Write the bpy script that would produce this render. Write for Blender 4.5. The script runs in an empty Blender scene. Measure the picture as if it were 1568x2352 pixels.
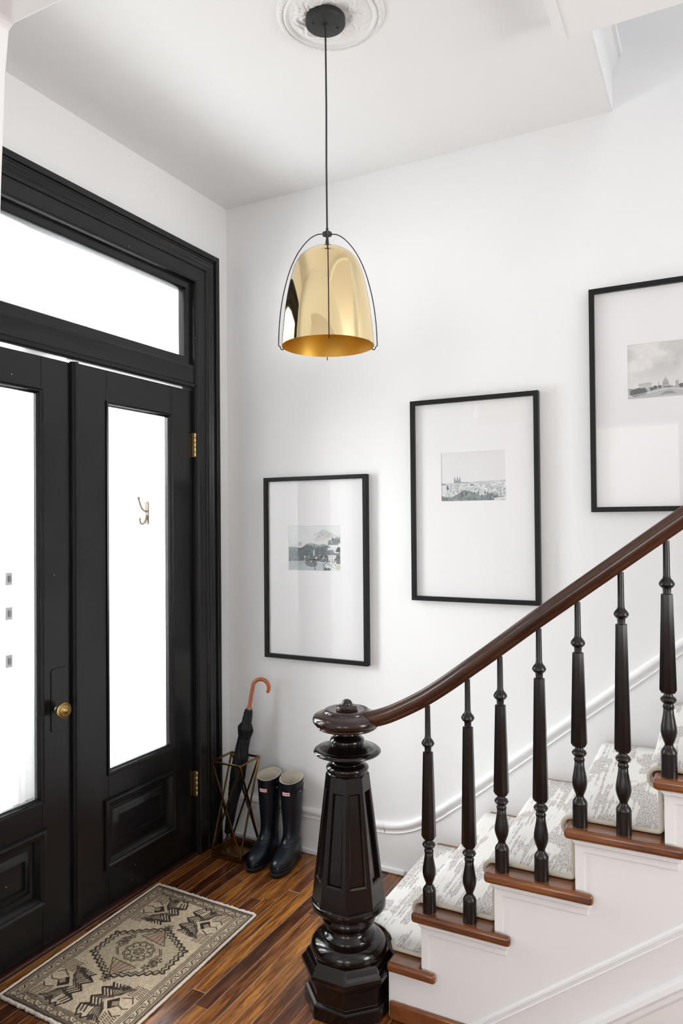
import bpy, math, random
import numpy as np
from mathutils import Matrix, Vector

random.seed(7)
rng = np.random.default_rng(7)
PI = math.pi
SC = bpy.context.scene
COL = SC.collection

# ------------------------------------------------------------------ camera
CAM = Vector((2.292, -3.102, 1.638))
YAW, PITCH, ROLL = math.radians(27.5026), math.radians(0.7245), math.radians(-0.4849)
fw = Vector((-math.sin(YAW)*math.cos(PITCH), math.cos(YAW)*math.cos(PITCH), math.sin(PITCH)))
r0 = Vector((math.cos(YAW), math.sin(YAW), 0)); u0 = r0.cross(fw)
rt = math.cos(ROLL)*r0 + math.sin(ROLL)*u0
up = -math.sin(ROLL)*r0 + math.cos(ROLL)*u0
cd = bpy.data.cameras.new('camera')
cd.sensor_fit = 'VERTICAL'; cd.sensor_height = 36.0; cd.sensor_width = 24.0
cd.lens = 1652.75/2352*36.0
cd.clip_start = 0.05; cd.clip_end = 100
cam = bpy.data.objects.new('camera', cd)
cam.matrix_world = Matrix(((rt.x, up.x, -fw.x, CAM.x), (rt.y, up.y, -fw.y, CAM.y), (rt.z, up.z, -fw.z, CAM.z), (0, 0, 0, 1)))
COL.objects.link(cam); SC.camera = cam

# ------------------------------------------------------------------ light
vs = SC.view_settings
vs.view_transform = 'Standard'; vs.look = 'None'; vs.gamma = 1.0; vs.use_curve_mapping = False
vs.exposure = 0.0
w = bpy.data.worlds.new('sky'); SC.world = w; w.use_nodes = True
bg = w.node_tree.nodes['Background']
bg.inputs[0].default_value = (0.99, 0.985, 0.98, 1); bg.inputs[1].default_value = 4.0

def area(name, loc, direction, sx, sy, power, color=(1, 1, 1)):
    ld = bpy.data.lights.new(name, 'AREA'); ld.shape = 'RECTANGLE'; ld.size = sx; ld.size_y = sy
    ld.energy = power; ld.color = color
    o = bpy.data.objects.new(name, ld); COL.objects.link(o); o.location = loc
    o.rotation_euler = Vector(direction).to_track_quat('-Z', 'Y').to_euler()
    return o
# daylight standing in the openings of the house: porch door, living-room windows, hall window, stairwell skylight
area('porch_daylight', (-1.40, -1.02, 1.62), (1, 0, -.30), 1.45, 2.2, 168, (0.985, 0.99, 1.0))
area('living_window_daylight_a', (1.25, -6.42, 1.75), (0, 1, 0), 1.3, 2.1, 8, (1, 0.985, 0.96))
area('living_window_daylight_b', (3.55, -6.42, 1.75), (0, 1, 0), 1.3, 2.1, 8, (1, 0.985, 0.96))
area('hall_window_daylight', (4.92, -1.55, 1.8), (-1, 0, 0), 0.9, 1.7, 50, (1.0, 0.985, 0.96))
area('skylight_daylight', (3.3, -0.75, 5.9), (0, 0, -1), 1.6, 0.9, 14, (0.86, 0.93, 1.0))

# ------------------------------------------------------------------ mesh helpers
class MB:
    def __init__(s): s.v = []; s.f = []
    def add(s, v, f):
        n = len(s.v); s.v += [tuple(p) for p in v]; s.f += [tuple(i+n for i in q) for q in f]; return s
    def box(s, x0, x1, y0, y1, z0, z1):
        return s.add([(x0,y0,z0),(x1,y0,z0),(x1,y1,z0),(x0,y1,z0),(x0,y0,z1),(x1,y0,z1),(x1,y1,z1),(x0,y1,z1)],
                     [(3,2,1,0),(4,5,6,7),(0,1,5,4),(1,2,6,5),(2,3,7,6),(3,0,4,7)])
    def prism(s, poly, a, b, axis='z'):
        n = len(poly)
        ar = sum(poly[i][0]*poly[(i+1)%n][1]-poly[(i+1)%n][0]*poly[i][1] for i in range(n))
        if ar < 0: poly = poly[::-1]
        def P(p, h):
            return {'z': (p[0], p[1], h), 'y': (p[0], h, p[1]), 'x': (h, p[0], p[1])}[axis]
        if axis == 'y': a, b = max(a, b), min(a, b)
        else: a, b = min(a, b), max(a, b)
        return s.add([P(p, a) for p in poly]+[P(p, b) for p in poly],
                     [tuple(range(n))[::-1], tuple(range(n, 2*n))]+[(i, (i+1)%n, n+(i+1)%n, n+i) for i in range(n)])
    def loft(s, loops, closed=True, cap0=False, cap1=False):
        n = len(loops[0]); v = [p for l in loops for p in l]; f = []
        for i in range(len(loops)-1):
            for j in range(n if closed else n-1):
                k = (j+1) % n
                f.append((i*n+j, i*n+k, (i+1)*n+k, (i+1)*n+j))
        if cap0: f.append(tuple(range(n))[::-1])
        if cap1: f.append(tuple(range((len(loops)-1)*n, len(loops)*n)))
        return s.add(v, f)
    def lathe(s, prof, c=(0,0,0), seg=40, axis='z', cap=True):
        loops = []
        for r, h in prof:
            r = max(r, 1e-5); l = []
            for i in range(seg):
                a = 2*PI*i/seg; p = (r*math.cos(a), r*math.sin(a), h)
                if axis == 'x': p = (p[2], p[0], p[1])
                if axis == 'y': p = (p[0], -p[2], p[1])
                l.append((c[0]+p[0], c[1]+p[1], c[2]+p[2]))
            loops.append(l)
        return s.loft(loops, True, cap, cap)
    def tube(s, path, r, seg=8, cap=True):
        P = [Vector(p) for p in path]; n = len(P); loops = []
        rr = r if isinstance(r, (list, tuple)) else [r]*n
        t0 = (P[1]-P[0]).normalized()
        nv = t0.orthogonal().normalized()
        for i in range(n):
            t = (P[min(i+1, n-1)]-P[max(i-1, 0)]).normalized()
            nv = (nv - t*nv.dot(t)).normalized(); b = t.cross(nv)
            loops.append([tuple(P[i]+rr[i]*(math.cos(2*PI*k/seg)*nv+math.sin(2*PI*k/seg)*b)) for k in range(seg)])
        return s.loft(loops, True, cap, cap)
    def build(s, name, mat=None, parent=None, smooth=None, bevel=0, bseg=2):
        me = bpy.data.meshes.new(name); me.from_pydata(s.v, [], s.f); me.update()
        import bmesh
        bm = bmesh.new(); bm.from_mesh(me); bmesh.ops.recalc_face_normals(bm, faces=bm.faces); bm.to_mesh(me); bm.free()
        if smooth is not None:
            me.polygons.foreach_set('use_smooth', [True]*len(me.polygons)); me.set_sharp_from_angle(angle=math.radians(smooth))
        if mat: me.materials.append(mat)
        return link(name, me, parent, bevel, bseg)

def link(name, me, parent=None, bevel=0, bseg=2):
    o = bpy.data.objects.new(name, me); COL.objects.link(o)
    if parent:
        o.parent = parent; o.matrix_parent_inverse = parent.matrix_world.inverted()
    if bevel:
        m = o.modifiers.new('bevel', 'BEVEL'); m.width = bevel; m.segments = bseg; m.limit_method = 'ANGLE'; m.angle_limit = math.radians(30)
        m.harden_normals = False
    return o
def tag(o, label, cat=None, group=None, kind=None):
    o['label'] = label
    if cat: o['category'] = cat
    if group: o['group'] = group
    if kind: o['kind'] = kind
    return o
def empty(name, loc=(0, 0, 0)):
    o = bpy.data.objects.new(name, None); COL.objects.link(o); o.location = loc; o.empty_display_size = .05
    o.matrix_world = Matrix.Translation(loc); return o
def struct(o, label=None):
    o['kind'] = 'structure'
    if label: o['label'] = label
    return o
def box(name, mat, parent, x0, x1, y0, y1, z0, z1, bevel=0):
    return MB().box(x0, x1, y0, y1, z0, z1).build(name, mat, parent, None if not bevel else 40, bevel)
def copy_to(o, parent):
    c = o.copy(); COL.objects.link(c); c.parent = parent; c.matrix_parent_inverse = parent.matrix_world.inverted(); return c

def ring(name, mat, parent, rect, prof, plane='x', base=0.0, u_shape=False, smooth=35):
    """mitred moulding round a rectangle: rect=(a0,a1,b0,b1) outer edge, prof=[(inset, height)]"""
    a0, a1, b0, b1 = rect; loops = []
    for d, h in prof:
        if u_shape: pts = [(a0+d, b0), (a0+d, b1-d), (a1-d, b1-d), (a1-d, b0)]
        else: pts = [(a0+d, b0+d), (a0+d, b1-d), (a1-d, b1-d), (a1-d, b0+d)]
        if plane == 'x': loops.append([(base+h, a, b) for a, b in pts])
        else: loops.append([(a, base-h, b) for a, b in pts])
    m = MB()
    n = 4
    v = [p for l in loops for p in l]; f = []
    L = len(loops)
    for i in range(L):
        i2 = (i+1) % L
        for j in range(3 if u_shape else 4):
            k = (j+1) % 4
            f.append((i*4+j, i*4+k, i2*4+k, i2*4+j))
    if u_shape:
        f.append(tuple(i*4 for i in range(L))); f.append(tuple(i*4+3 for i in range(L)))
    m.add(v, f)
    return m.build(name, mat, parent, smooth)

def holed(name, mat, fixed, a_rng, b_rng, holes, axis, parent=None):
    """wall slab with rectangular openings; axis 'x': slab spans fixed=(x0,x1), a=y, b=z"""
    A = sorted(set(list(a_rng)+[h[0] for h in holes]+[h[1] for h in holes]))
    B = sorted(set(list(b_rng)+[h[2] for h in holes]+[h[3] for h in holes]))
    m = MB()
    for i in range(len(A)-1):
        for j in range(len(B)-1):
            ca, cb = (A[i]+A[i+1])/2, (B[j]+B[j+1])/2
            if any(h[0] < ca < h[1] and h[2] < cb < h[3] for h in holes): continue
            if axis == 'x': m.box(fixed[0], fixed[1], A[i], A[i+1], B[j], B[j+1])
            elif axis == 'y': m.box(A[i], A[i+1], fixed[0], fixed[1], B[j], B[j+1])
            else: m.box(A[i], A[i+1], B[j], B[j+1], fixed[0], fixed[1])
    import bmesh
    o = m.build(name, mat, parent)
    bm = bmesh.new(); bm.from_mesh(o.data); bmesh.ops.remove_doubles(bm, verts=bm.verts, dist=1e-5)
    seen = {}
    for f in bm.faces: seen.setdefault(tuple(round(c, 4) for c in f.calc_center_median()), []).append(f)
    bmesh.ops.delete(bm, geom=[f for l in seen.values() if len(l) > 1 for f in l], context='FACES_ONLY')
    bmesh.ops.dissolve_limit(bm, angle_limit=.01, verts=bm.verts, edges=bm.edges)
    bm.to_mesh(o.data); bm.free()
    return o

# ------------------------------------------------------------------ materials
def srgb(c): return tuple(((x/255)/12.92 if x/255 <= .04045 else ((x/255+.055)/1.055)**2.4) for x in c)
class NT:
    def __init__(s, name):
        s.m = bpy.data.materials.new(name); s.m.use_nodes = True; s.t = s.m.node_tree; s.n = s.t.nodes; s.l = s.t.links
        s.b = s.n['Principled BSDF']; s.out = s.n['Material Output']
    def new(s, t, **kw):
        x = s.n.new(t)
        for k, v in kw.items(): setattr(x, k, v)
        return x
    def set(s, **kw):
        names = dict(color='Base Color', rough='Roughness', metal='Metallic', coat='Coat Weight', coatr='Coat Roughness', spec='Specular IOR Level', ior='IOR', sheen='Sheen Weight')
        for k, v in kw.items():
            s.b.inputs[names[k]].default_value = (*v, 1) if k == 'color' else v
        return s
    def coord(s, out='Object', scale=(1, 1, 1), rot=(0, 0, 0), loc=None):
        tc = s.new('ShaderNodeTexCoord'); mp = s.new('ShaderNodeMapping')
        mp.inputs['Scale'].default_value = scale; mp.inputs['Rotation'].default_value = rot
        s.l.new(tc.outputs[out], mp.inputs['Vector'])
        if loc is not None: s.l.new(loc, mp.inputs['Location'])
        return mp.outputs[0]
    def noise(s, vec, scale=5, detail=3, rough=.5, dist=0):
        n = s.new('ShaderNodeTexNoise'); n.inputs['Scale'].default_value = scale; n.inputs['Detail'].default_value = detail
        n.inputs['Roughness'].default_value = rough; n.inputs['Distortion'].default_value = dist
        s.l.new(vec, n.inputs['Vector']); return n.outputs['Fac']
    def ramp(s, fac, stops):
        r = s.new('ShaderNodeValToRGB'); e = r.color_ramp.elements
        while len(e) < len(stops): e.new(.5)
        for x, (p, c) in zip(e, stops): x.position = p; x.color = (*c, 1)
        s.l.new(fac, r.inputs[0]); return r.outputs[0]
    def mix(s, fac, a, b, mode='MIX'):
        m = s.new('ShaderNodeMix', data_type='RGBA', blend_type=mode)
        for sock, v in ((0, fac), (6, a), (7, b)):
            if isinstance(v, (int, float)): m.inputs[sock].default_value = v
            elif isinstance(v, tuple): m.inputs[sock].default_value = (*v, 1)
            else: s.l.new(v, m.inputs[sock])
        return m.outputs[2]
    def bump(s, h, strength=.2, dist=.002):
        b = s.new('ShaderNodeBump'); b.inputs['Strength'].default_value = strength; b.inputs['Distance'].default_value = dist
        s.l.new(h, b.inputs['Height']); s.l.new(b.outputs[0], s.b.inputs['Normal']); return s
    def col(s, c): s.l.new(c, s.b.inputs['Base Color']); return s

def plain(name, color, rough=.5, metal=0, **kw): return NT(name).set(color=color, rough=rough, metal=metal, **kw).m
def painted(name, color, rough, bs=.15, sc=60, dist=.001, **kw):
    t = NT(name).set(color=color, rough=rough, **kw); v = t.coord()
    t.bump(t.noise(v, sc, 4), bs, dist); return t.m

M = {}
M['wall'] = painted('wall_paint', (.90, .902, .905), .62, .10, 35, .0015)
M['ceiling'] = painted('ceiling_paint', (.90, .893, .888), .75, .12, 25, .0015)
M['white'] = painted('white_gloss_paint', (.88, .882, .888), .35, .12, 40, .0015)
M['plaster'] = painted('plaster_white', (.86, .85, .835), .6, .1, 80, .001)
M['porch'] = painted('porch_white', (.9, .9, .9), .5, .1, 40, .001)
def black_paint():
    t = NT('black_door_paint').set(rough=.24, spec=.42); v = t.coord()
    brush = t.noise(t.coord(scale=(30, 30, 3)), 6, 3)
    t.bump(brush, .18, .0015)
    vo = t.new('ShaderNodeTexVoronoi'); vo.inputs['Scale'].default_value = 48; t.l.new(v, vo.inputs['Vector'])
    patch = t.noise(v, 5, 2)
    a = t.new('ShaderNodeMath', operation='LESS_THAN'); t.l.new(vo.outputs['Distance'], a.inputs[0]); a.inputs[1].default_value = .085
    b = t.new('ShaderNodeMath', operation='GREATER_THAN'); t.l.new(patch, b.inputs[0]); b.inputs[1].default_value = .69
    c = t.new('ShaderNodeMath', operation='MULTIPLY'); t.l.new(a.outputs[0], c.inputs[0]); t.l.new(b.outputs[0], c.inputs[1])
    t.col(t.mix(c.outputs[0], (.006, .006, .0065), (.55, .55, .53)))
    return t.m
M['black'] = black_paint()
M['frame'] = painted('black_frame_lacquer', (.008, .008, .008), .45, .05, 90, .0005, spec=.25)
M['lampblack'] = painted('black_metal', (.018, .019, .018), .5, .1, 300, .0003)
M['wire'] = plain('dark_bronze_wire', (.03, .018, .013), .35, .6)
M['brass'] = plain('polished_brass', (.93, .745, .43), .045, 1)
M['brass_in'] = painted('satin_brass', (.74, .47, .10), .38, .1, 200, .0003, metal=1)
M['antique'] = painted('antique_brass', (.28, .17, .055), .26, .2, 120, .0006, metal=1)
M['knob'] = painted('aged_brass', (.40, .27, .10), .36, .3, 260, .0008, metal=1)
M['hinge'] = painted('hinge_brass', (.72, .53, .24), .3, .1, 200, .0004, metal=1)
M['steel'] = plain('steel', (.55, .55, .55), .25, 1)
M['stone'] = painted('porch_stone', (.30, .29, .28), .6, .2, 30, .002)
M['dull'] = plain('dull_plate', (.16, .16, .165), .6)
M['dark_dull'] = plain('dull_bolt', (.055, .052, .05), .6)
M['bronze'] = plain('aged_bronze_hook', (.075, .045, .022), .55)
M['mat'] = plain('mat_board', (.925, .92, .928), .8)
M['rubber'] = painted('navy_rubber', (.0035, .0068, .013), .30, .10, 30, .001, spec=.4)
M['sole'] = painted('black_rubber_sole', (.006, .006, .007), .55, .2, 120, .001)
def lining():
    t = NT('woven_boot_lining').set(rough=.9); v = t.coord(scale=(1, 1, 1))
    w1 = t.new('ShaderNodeTexChecker'); w1.inputs['Scale'].default_value = 320; t.l.new(v, w1.inputs['Vector'])
    w1.inputs['Color1'].default_value = (.62, .58, .48, 1); w1.inputs['Color2'].default_value = (.46, .42, .33, 1)
    t.col(w1.outputs['Color']); return t.m
M['lining'] = lining()
M['red'] = plain('label_red', srgb((200, 30, 40)), .4)
M['labelwhite'] = plain('label_white', (.85, .84, .80), .4)
M['ink'] = plain('label_ink', (.02, .02, .02), .5)
def cloth_black():
    t = NT('umbrella_cloth').set(color=(.007, .0078, .011), rough=.5, spec=.3); v = t.coord()
    t.bump(t.noise(v, 60, 3), .3, .002); return t.m
M['umb'] = cloth_black()
def wood(name, stops, rough, scale, coat=0, detail=4, dist=1.2, axis_scale=(1, 1, .08), bs=.05, random_loc=False, coatr=.1):
    t = NT(name).set(rough=rough, coat=coat, coatr=coatr)
    loc = None
    if random_loc:
        oi = t.new('ShaderNodeObjectInfo'); m = t.new('ShaderNodeMath', operation='MULTIPLY'); t.l.new(oi.outputs['Random'], m.inputs[0]); m.inputs[1].default_value = 37
        loc = m.outputs[0]
    v = t.coord(scale=axis_scale, loc=loc)
    n = t.noise(v, scale, detail, .6, dist)
    t.col(t.ramp(n, stops)); t.bump(n, bs, .001); return t.m
M['handle'] = wood('malacca_handle', [(.3, srgb((150, 72, 38))), (.6, srgb((205, 112, 66))), (.8, srgb((225, 140, 90)))], .28, 20, .4)
M['newel'] = wood('dark_stained_newel', [(.3, (.0025, .0016, .0014)), (.6, (.006, .0032, .0025)), (.85, (.016, .006, .0035))], .15, 9, .0, axis_scale=(1, 1, .15), bs=.06)
M['cap'] = wood('stained_cap', [(.3, (.010, .005, .0035)), (.6, (.030, .012, .007)), (.85, (.06, .023, .012))], .2, 9, .2, axis_scale=(1, .3, 1))
M['baluster'] = wood('dark_baluster', [(.3, (.004, .0026, .0022)), (.65, (.009, .0052, .004)), (.9, (.016, .008, .005))], .3, 12, .0, axis_scale=(1, 1, .1), bs=.1)
M['rail'] = wood('stained_rail', [(.25, (.020, .008, .0045)), (.55, (.058, .020, .0095)), (.85, (.12, .045, .02))], .22, 14, .25, axis_scale=(.12, 1, .12))
M['tread'] = wood('oak_tread', [(.25, (.06, .017, .006)), (.5, (.19, .058, .016)), (.8, (.38, .14, .034))], .24, 13, .4, axis_scale=(.18, 1.2, 1.2), random_loc=True)
def floor_wood():
    t = NT('oak_strip_floor').set(rough=.27, coat=.18, coatr=.14)
    oi = t.new('ShaderNodeObjectInfo'); m = t.new('ShaderNodeMath', operation='MULTIPLY'); t.l.new(oi.outputs['Random'], m.inputs[0]); m.inputs[1].default_value = 53
    v = t.coord(scale=(1, .085, 1), loc=m.outputs[0])
    n = t.noise(v, 58, 6, .68, .9)
    v2 = t.coord(scale=(1, .03, 1), loc=m.outputs[0]); fine = t.noise(v2, 160, 3, .6)
    c = t.ramp(n, [(.34, (.055, .016, .006)), (.46, (.18, .060, .015)), (.58, (.37, .15, .034)), (.76, (.56, .26, .065))])
    c = t.mix(.45, c, t.ramp(fine, [(.35, (.35, .3, .28)), (.6, (1, 1, 1))]), 'MULTIPLY')
    tone = t.ramp(oi.outputs['Random'], [(0, (.36, .25, .25)), (.5, (.74, .62, .56)), (.78, (1.12, 1.05, .78)), (1, (1.5, 1.52, 1.05))])
    c = t.mix(1, c, tone, 'MULTIPLY'); t.col(c)
    sc = t.noise(t.coord(scale=(1, .2, 1), loc=m.outputs[0]), 8, 3)
    r = t.new('ShaderNodeMapRange'); t.l.new(sc, r.inputs[0]); r.inputs[3].default_value = .18; r.inputs[4].default_value = .4
    t.l.new(r.outputs[0], t.b.inputs['Roughness'])
    t.bump(n, .08, .001); return t.m
M['floor'] = floor_wood()
M['gap'] = plain('floor_gap', (.42, .29, .18), .6)
M['sill'] = wood('dark_red_threshold', [(.3, (.02, .006, .004)), (.7, (.06, .016, .010))], .3, 14, .3, axis_scale=(1, .1, 1))
def thin_glass(name, tint=(1, 1, 1), refl=1.0):
    t = NT(name); n, l = t.n, t.l; n.remove(t.b)
    tr = t.new('ShaderNodeBsdfTransparent'); tr.inputs[0].default_value = (*tint, 1)
    gl = t.new('ShaderNodeBsdfGlossy'); gl.inputs['Roughness'].default_value = .0
    lw = t.new('ShaderNodeLayerWeight'); lw.inputs['Blend'].default_value = .5
    pw = t.new('ShaderNodeMath', operation='POWER'); l.new(lw.outputs['Facing'], pw.inputs[0]); pw.inputs[1].default_value = 5
    mu = t.new('ShaderNodeMath', operation='MULTIPLY_ADD'); l.new(pw.outputs[0], mu.inputs[0]); mu.inputs[1].default_value = .9*refl; mu.inputs[2].default_value = .035*refl
    mx = t.new('ShaderNodeMixShader'); l.new(mu.outputs[0], mx.inputs[0]); l.new(tr.outputs[0], mx.inputs[1]); l.new(gl.outputs[0], mx.inputs[2])
    l.new(mx.outputs[0], t.out.inputs[0]); return t.m
M['glass'] = thin_glass('door_glass', (.99, 1, 1))
M['pglass'] = thin_glass('picture_glass', (1, 1, 1), .42)
def vcol(name, rough, bump=None):
    t = NT(name).set(rough=rough); a = t.new('ShaderNodeVertexColor'); a.layer_name = 'Col'
    t.col(a.outputs['Color'])
    if bump: t.bump(t.noise(t.coord(), bump, 2), .5, .002)
    return t.m
M['print'] = vcol('photo_print', .5)
M['rug'] = vcol('rug_pile', .95, 700)
def runner_mat():
    t = NT('ikat_runner').set(rough=.95, sheen=.2)
    a = t.noise(t.coord('UV', (95, 2.2, 1)), 1, 1, .5, .2)
    b = t.noise(t.coord('UV', (11, 6.0, 1)), 1, 2, .5, .3)
    m1 = t.new('ShaderNodeMath', operation='MULTIPLY_ADD'); t.l.new(a, m1.inputs[0]); m1.inputs[1].default_value = .55; t.l.new(b, m1.inputs[2])
    mask = t.ramp(m1.outputs[0], [(.0, (0, 0, 0)), (.775, (0, 0, 0)), (.80, (1, 1, 1))])
    sp = t.noise(t.coord('UV', (260, 60, 1)), 1, 2)
    spk = t.ramp(sp, [(.36, (.42, .375, .36)), (.62, (.78, .74, .71))])
    t.col(t.mix(mask, (.88, .865, .83), spk))
    rib = t.noise(t.coord('UV', (330, 40, 1)), 1, 2); t.bump(rib, .5, .003); return t.m
M['runner'] = runner_mat()
M['binding'] = painted('runner_binding', (.70, .64, .53), .95, .6, 400, .003)
M['fringe'] = painted('rug_fringe', (.80, .74, .68), .95, .6, 500, .003)

# ------------------------------------------------------------------ the shell of the house
H = 3.3
WL = struct(holed('wall_left', M['wall'], (-.2, 0), (-6.6, .15), (0, 6.1), [(-1.80, -.24, 0, 2.87)], 'x'), 'white entrance wall around the black double doors')
WB = struct(box('wall_back', M['wall'], None, 0.0, 5.2, 0, .15, 0, 6.1), 'white wall with three framed pictures above the stairs')
struct(holed('wall_right', M['wall'], (5.0, 5.2), (-6.6, 0), (0, 6.1), [(-2.0, -1.1, .95, 2.65)], 'x'), 'white hall wall out of view')
struct(holed('wall_front', M['wall'], (-6.75, -6.6), (0, 5.2), (0, 3.5), [(.6, 1.9, .7, 2.8), (2.9, 4.2, .7, 2.8)], 'y'), 'white living room wall with windows')
pm = MB().prism([(0, 0), (.862, 0), (.864, 1.2), (.876, 1.7), (.898, 2.1), (.913, 2.4), (.926, 2.62), (.938, 2.712), (.955, 2.724), (4.999, 2.724), (4.999, 3.5), (0, 3.5)], -2.21, -2.05, 'y')
struct(pm.build('wall_partition', M['wall'], None, None, .006), 'white partition with a wide opening toward the living room')
struct(box('wall_upper', M['wall'], None, 0.0, 5.0, -2.21, -2.05, 3.5, 6.1), 'white upper landing wall')
cm = MB().box(0, 1.93, -.70, 0, H, 3.47).box(0, 1.85, -2.05, -.70, H, 3.47)
struct(cm.build('ceiling', M['ceiling']), 'white plaster ceiling with medallion')
struct(box('ceiling_soffit', M['ceiling'], None, 1.85, 5.0, -2.05, -.70, 3.2, 3.5), 'dropped white soffit beside the stairwell')
struct(box('ceiling_living', M['ceiling'], None, 0, 5.0, -6.6, -2.21, H, 3.5), 'white living room ceiling')
struct(holed('ceiling_upper', M['ceiling'], (6.0, 6.1), (0, 5.0), (-2.05, 0), [(2.5, 4.1, -1.2, -.3)], 'z'), 'white ceiling over the stairwell')
# soffit edge board and stairwell fascia mouldings
struct(box('trim_1', M['white'], None, 1.85, 1.882, -1.6, -.70, 3.1965, 3.2, .001), 'thin edge board along the soffit')
fas = [(1.93, 3.30), (1.938, 3.302), (1.938, 3.462), (1.945, 3.475), (1.958, 3.492), (1.962, 3.515), (1.975, 3.52), (1.975, 3.55), (1.9301, 3.55)]
struct(MB().prism(fas, -.70, 0, 'y').build('trim_2', M['white'], None, 30), 'white fascia board and cove at the stairwell edge')

# floor: sub-floor slab and single oak strips
FL = struct(box('floor', M['gap'], None, -.2, 5.2, -6.6, .0, -.06, -.0011), 'narrow oak strip floor with worn varnish')
PW = .057
xs = .012; cnt = 0
strip_cache = {}
while xs < 1.95:
    y = -.004 - random.random()*.55
    ys = [0.0]
    while y > -2.5:
        ys.append(y); y -= random.uniform(.7, 1.5)
    ys.append(-2.6)
    for a, b in zip(ys[:-1], ys[1:]):
        ln = round(a-b, 2)
        if ln < .05: continue
        key = ln
        if key not in strip_cache:
            m = MB().box(-PW/2+.0012, PW/2-.0012, -ln/2+.0008, ln/2-.0008, -.004, 0)
            o = m.build('plank', M['floor'], FL, None, .0006, 1); strip_cache[key] = o
        else:
            o = copy_to(strip_cache[key], FL)
        o.location = (xs+PW/2, (a+b)/2, random.uniform(-.0004, .0))
        cnt += 1
    xs += PW
rest = MB()
k = 0
while xs+k*PW < 5.0:
    rest.box(xs+k*PW+.0009, xs+(k+1)*PW-.0009, -2.6, 0, -.003, 0); k += 1
for k in range(int(5.0/PW)): rest.box(k*PW+.0009, (k+1)*PW-.0009, -6.6, -2.601, -.003, 0)
ro = rest.build('far_planks', M['floor'], FL); ro['kind'] = 'stuff'
box('threshold', M['sill'], FL, -.2, .010, -1.77, -.27, -.004, .014, .004)

# baseboard + stair skirting on the picture wall
cap_prof = [(0, 0), (0, .012), (-.006, .020), (-.016, .023), (-.026, .020), (-.032, .013), (-.040, .013), (-.046, .017), (-.052, .012), (-.052, 0)]
sk = [(0.0, .222), (.80, .222), (.894, .225), (.94, .231), (.982, .242), (1.025, .258), (1.068, .281), (1.11, .307), (1.153, .337), (1.25, .413), (1.356, .499), (1.729, .813), (2.171, 1.176), (2.6, 1.51), (3.2, 1.97), (3.9, 2.51)]
def sweep_wall(path, prof, y0=0.0):
    loops = []
    for i, p in enumerate(path):
        a = path[max(i-1, 0)]; b = path[min(i+1, len(path)-1)]
        t = Vector((b[0]-a[0], b[1]-a[1])).normalized(); n = Vector((-t.y, t.x))
        loops.append([(p[0]+n.x*d, y0-h, p[1]+n.y*d) for d, h in prof])
    return MB().loft(loops, True, True, True)
isplit = 3
BB = empty('baseboard_back'); struct(BB, 'white moulded baseboard behind the boots')
sweep_wall(sk[:isplit], cap_prof).build('cap_moulding', M['white'], BB, 40)
box('board', M['white'], BB, 0.0, .894, -.0112, 0, .0, .175)
box('shoe_moulding', M['white'], BB, 0.0, 1.0, -.025, -.0112, 0, .028, .008)
ST = empty('trim_3'); struct(ST, 'white moulded skirting rising along the stairs')
sweep_wall(sk[isplit-1:], cap_prof).build('cap_moulding', M['white'], ST, 40)
poly = [(p[0], p[1]-.045) for p in sk[isplit-1:]]
poly += [(3.9, 1.6), (2.0, .1), (2.0, 0), (.894, 0)]
MB().prism(poly, -.0112, 0, 'y').build('skirt_board', M['white'], ST)
BL = empty('baseboard_left'); struct(BL, 'short white baseboard between casing and corner')
box('board', M['white'], BL, 0, .013, -.10, -.027, 0, .18); box('cap', M['white'], BL, 0, .02, -.10, -.024, .18, .215, .006)
box('baseboard_partition', M['white'], None, .02, .86, -2.05, -2.03, 0, .2, .005)['kind'] = 'structure'

# ------------------------------------------------------------------ entrance: casing, transom, two glazed leaves
CS = empty('trim_4'); struct(CS, 'black moulded casing around the entrance doors')
cas = [(0, 0), (0, .030), (.003, .034), (.020, .034), (.026, .030), (.028, .022), (.034, .021), (.040, .027), (.050, .029), (.058, .024), (.066, .026), (.076, .020), (.084, .023), (.092, .020), (.095, .014), (.146, .014), (.149, .018), (.156, .019), (.161, .013), (.165, .012), (.168, .004), (.170, .0), (.170, -.075), (.135, -.075), (.135, 0)]
ring('casing', M['black'], CS, (-1.935, -.105, 0, 3.0), cas, 'x', 0, True)
OY0, OY1, OZ1 = -1.765, -.275, 2.83
# transom bar
bar = [(-.07, 2.300), (-.006, 2.300), (-.002, 2.306), (.006, 2.308), (.010, 2.316), (.012, 2.322), (.008, 2.326), (.002, 2.33), (.002, 2.398), (.006, 2.404), (.004, 2.414), (-.012, 2.418), (-.07, 2.418)]
MB().prism([(z, x) for x, z in bar], 0, 1, 'z')  # profile check only
m = MB(); m.loft([[(x, OY0, z) for x, z in bar], [(x, OY1, z) for x, z in bar]], True, True, True)
m.build('transom_bar', M['black'], CS, 35)
TR = empty('window_1'); struct(TR, 'long clear transom window above the doors')
sash = [(0, -.06), (0, -.012), (.034, -.012), (.037, -.015), (.042, -.028), (.042, -.060)]
ring('sash', M['black'], TR, (OY0, OY1, 2.418, OZ1), sash, 'x', 0)
box('pane', M['glass'], TR, -.0385, -.0355, OY0+.036, OY1-.036, 2.452, OZ1-.035)

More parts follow.
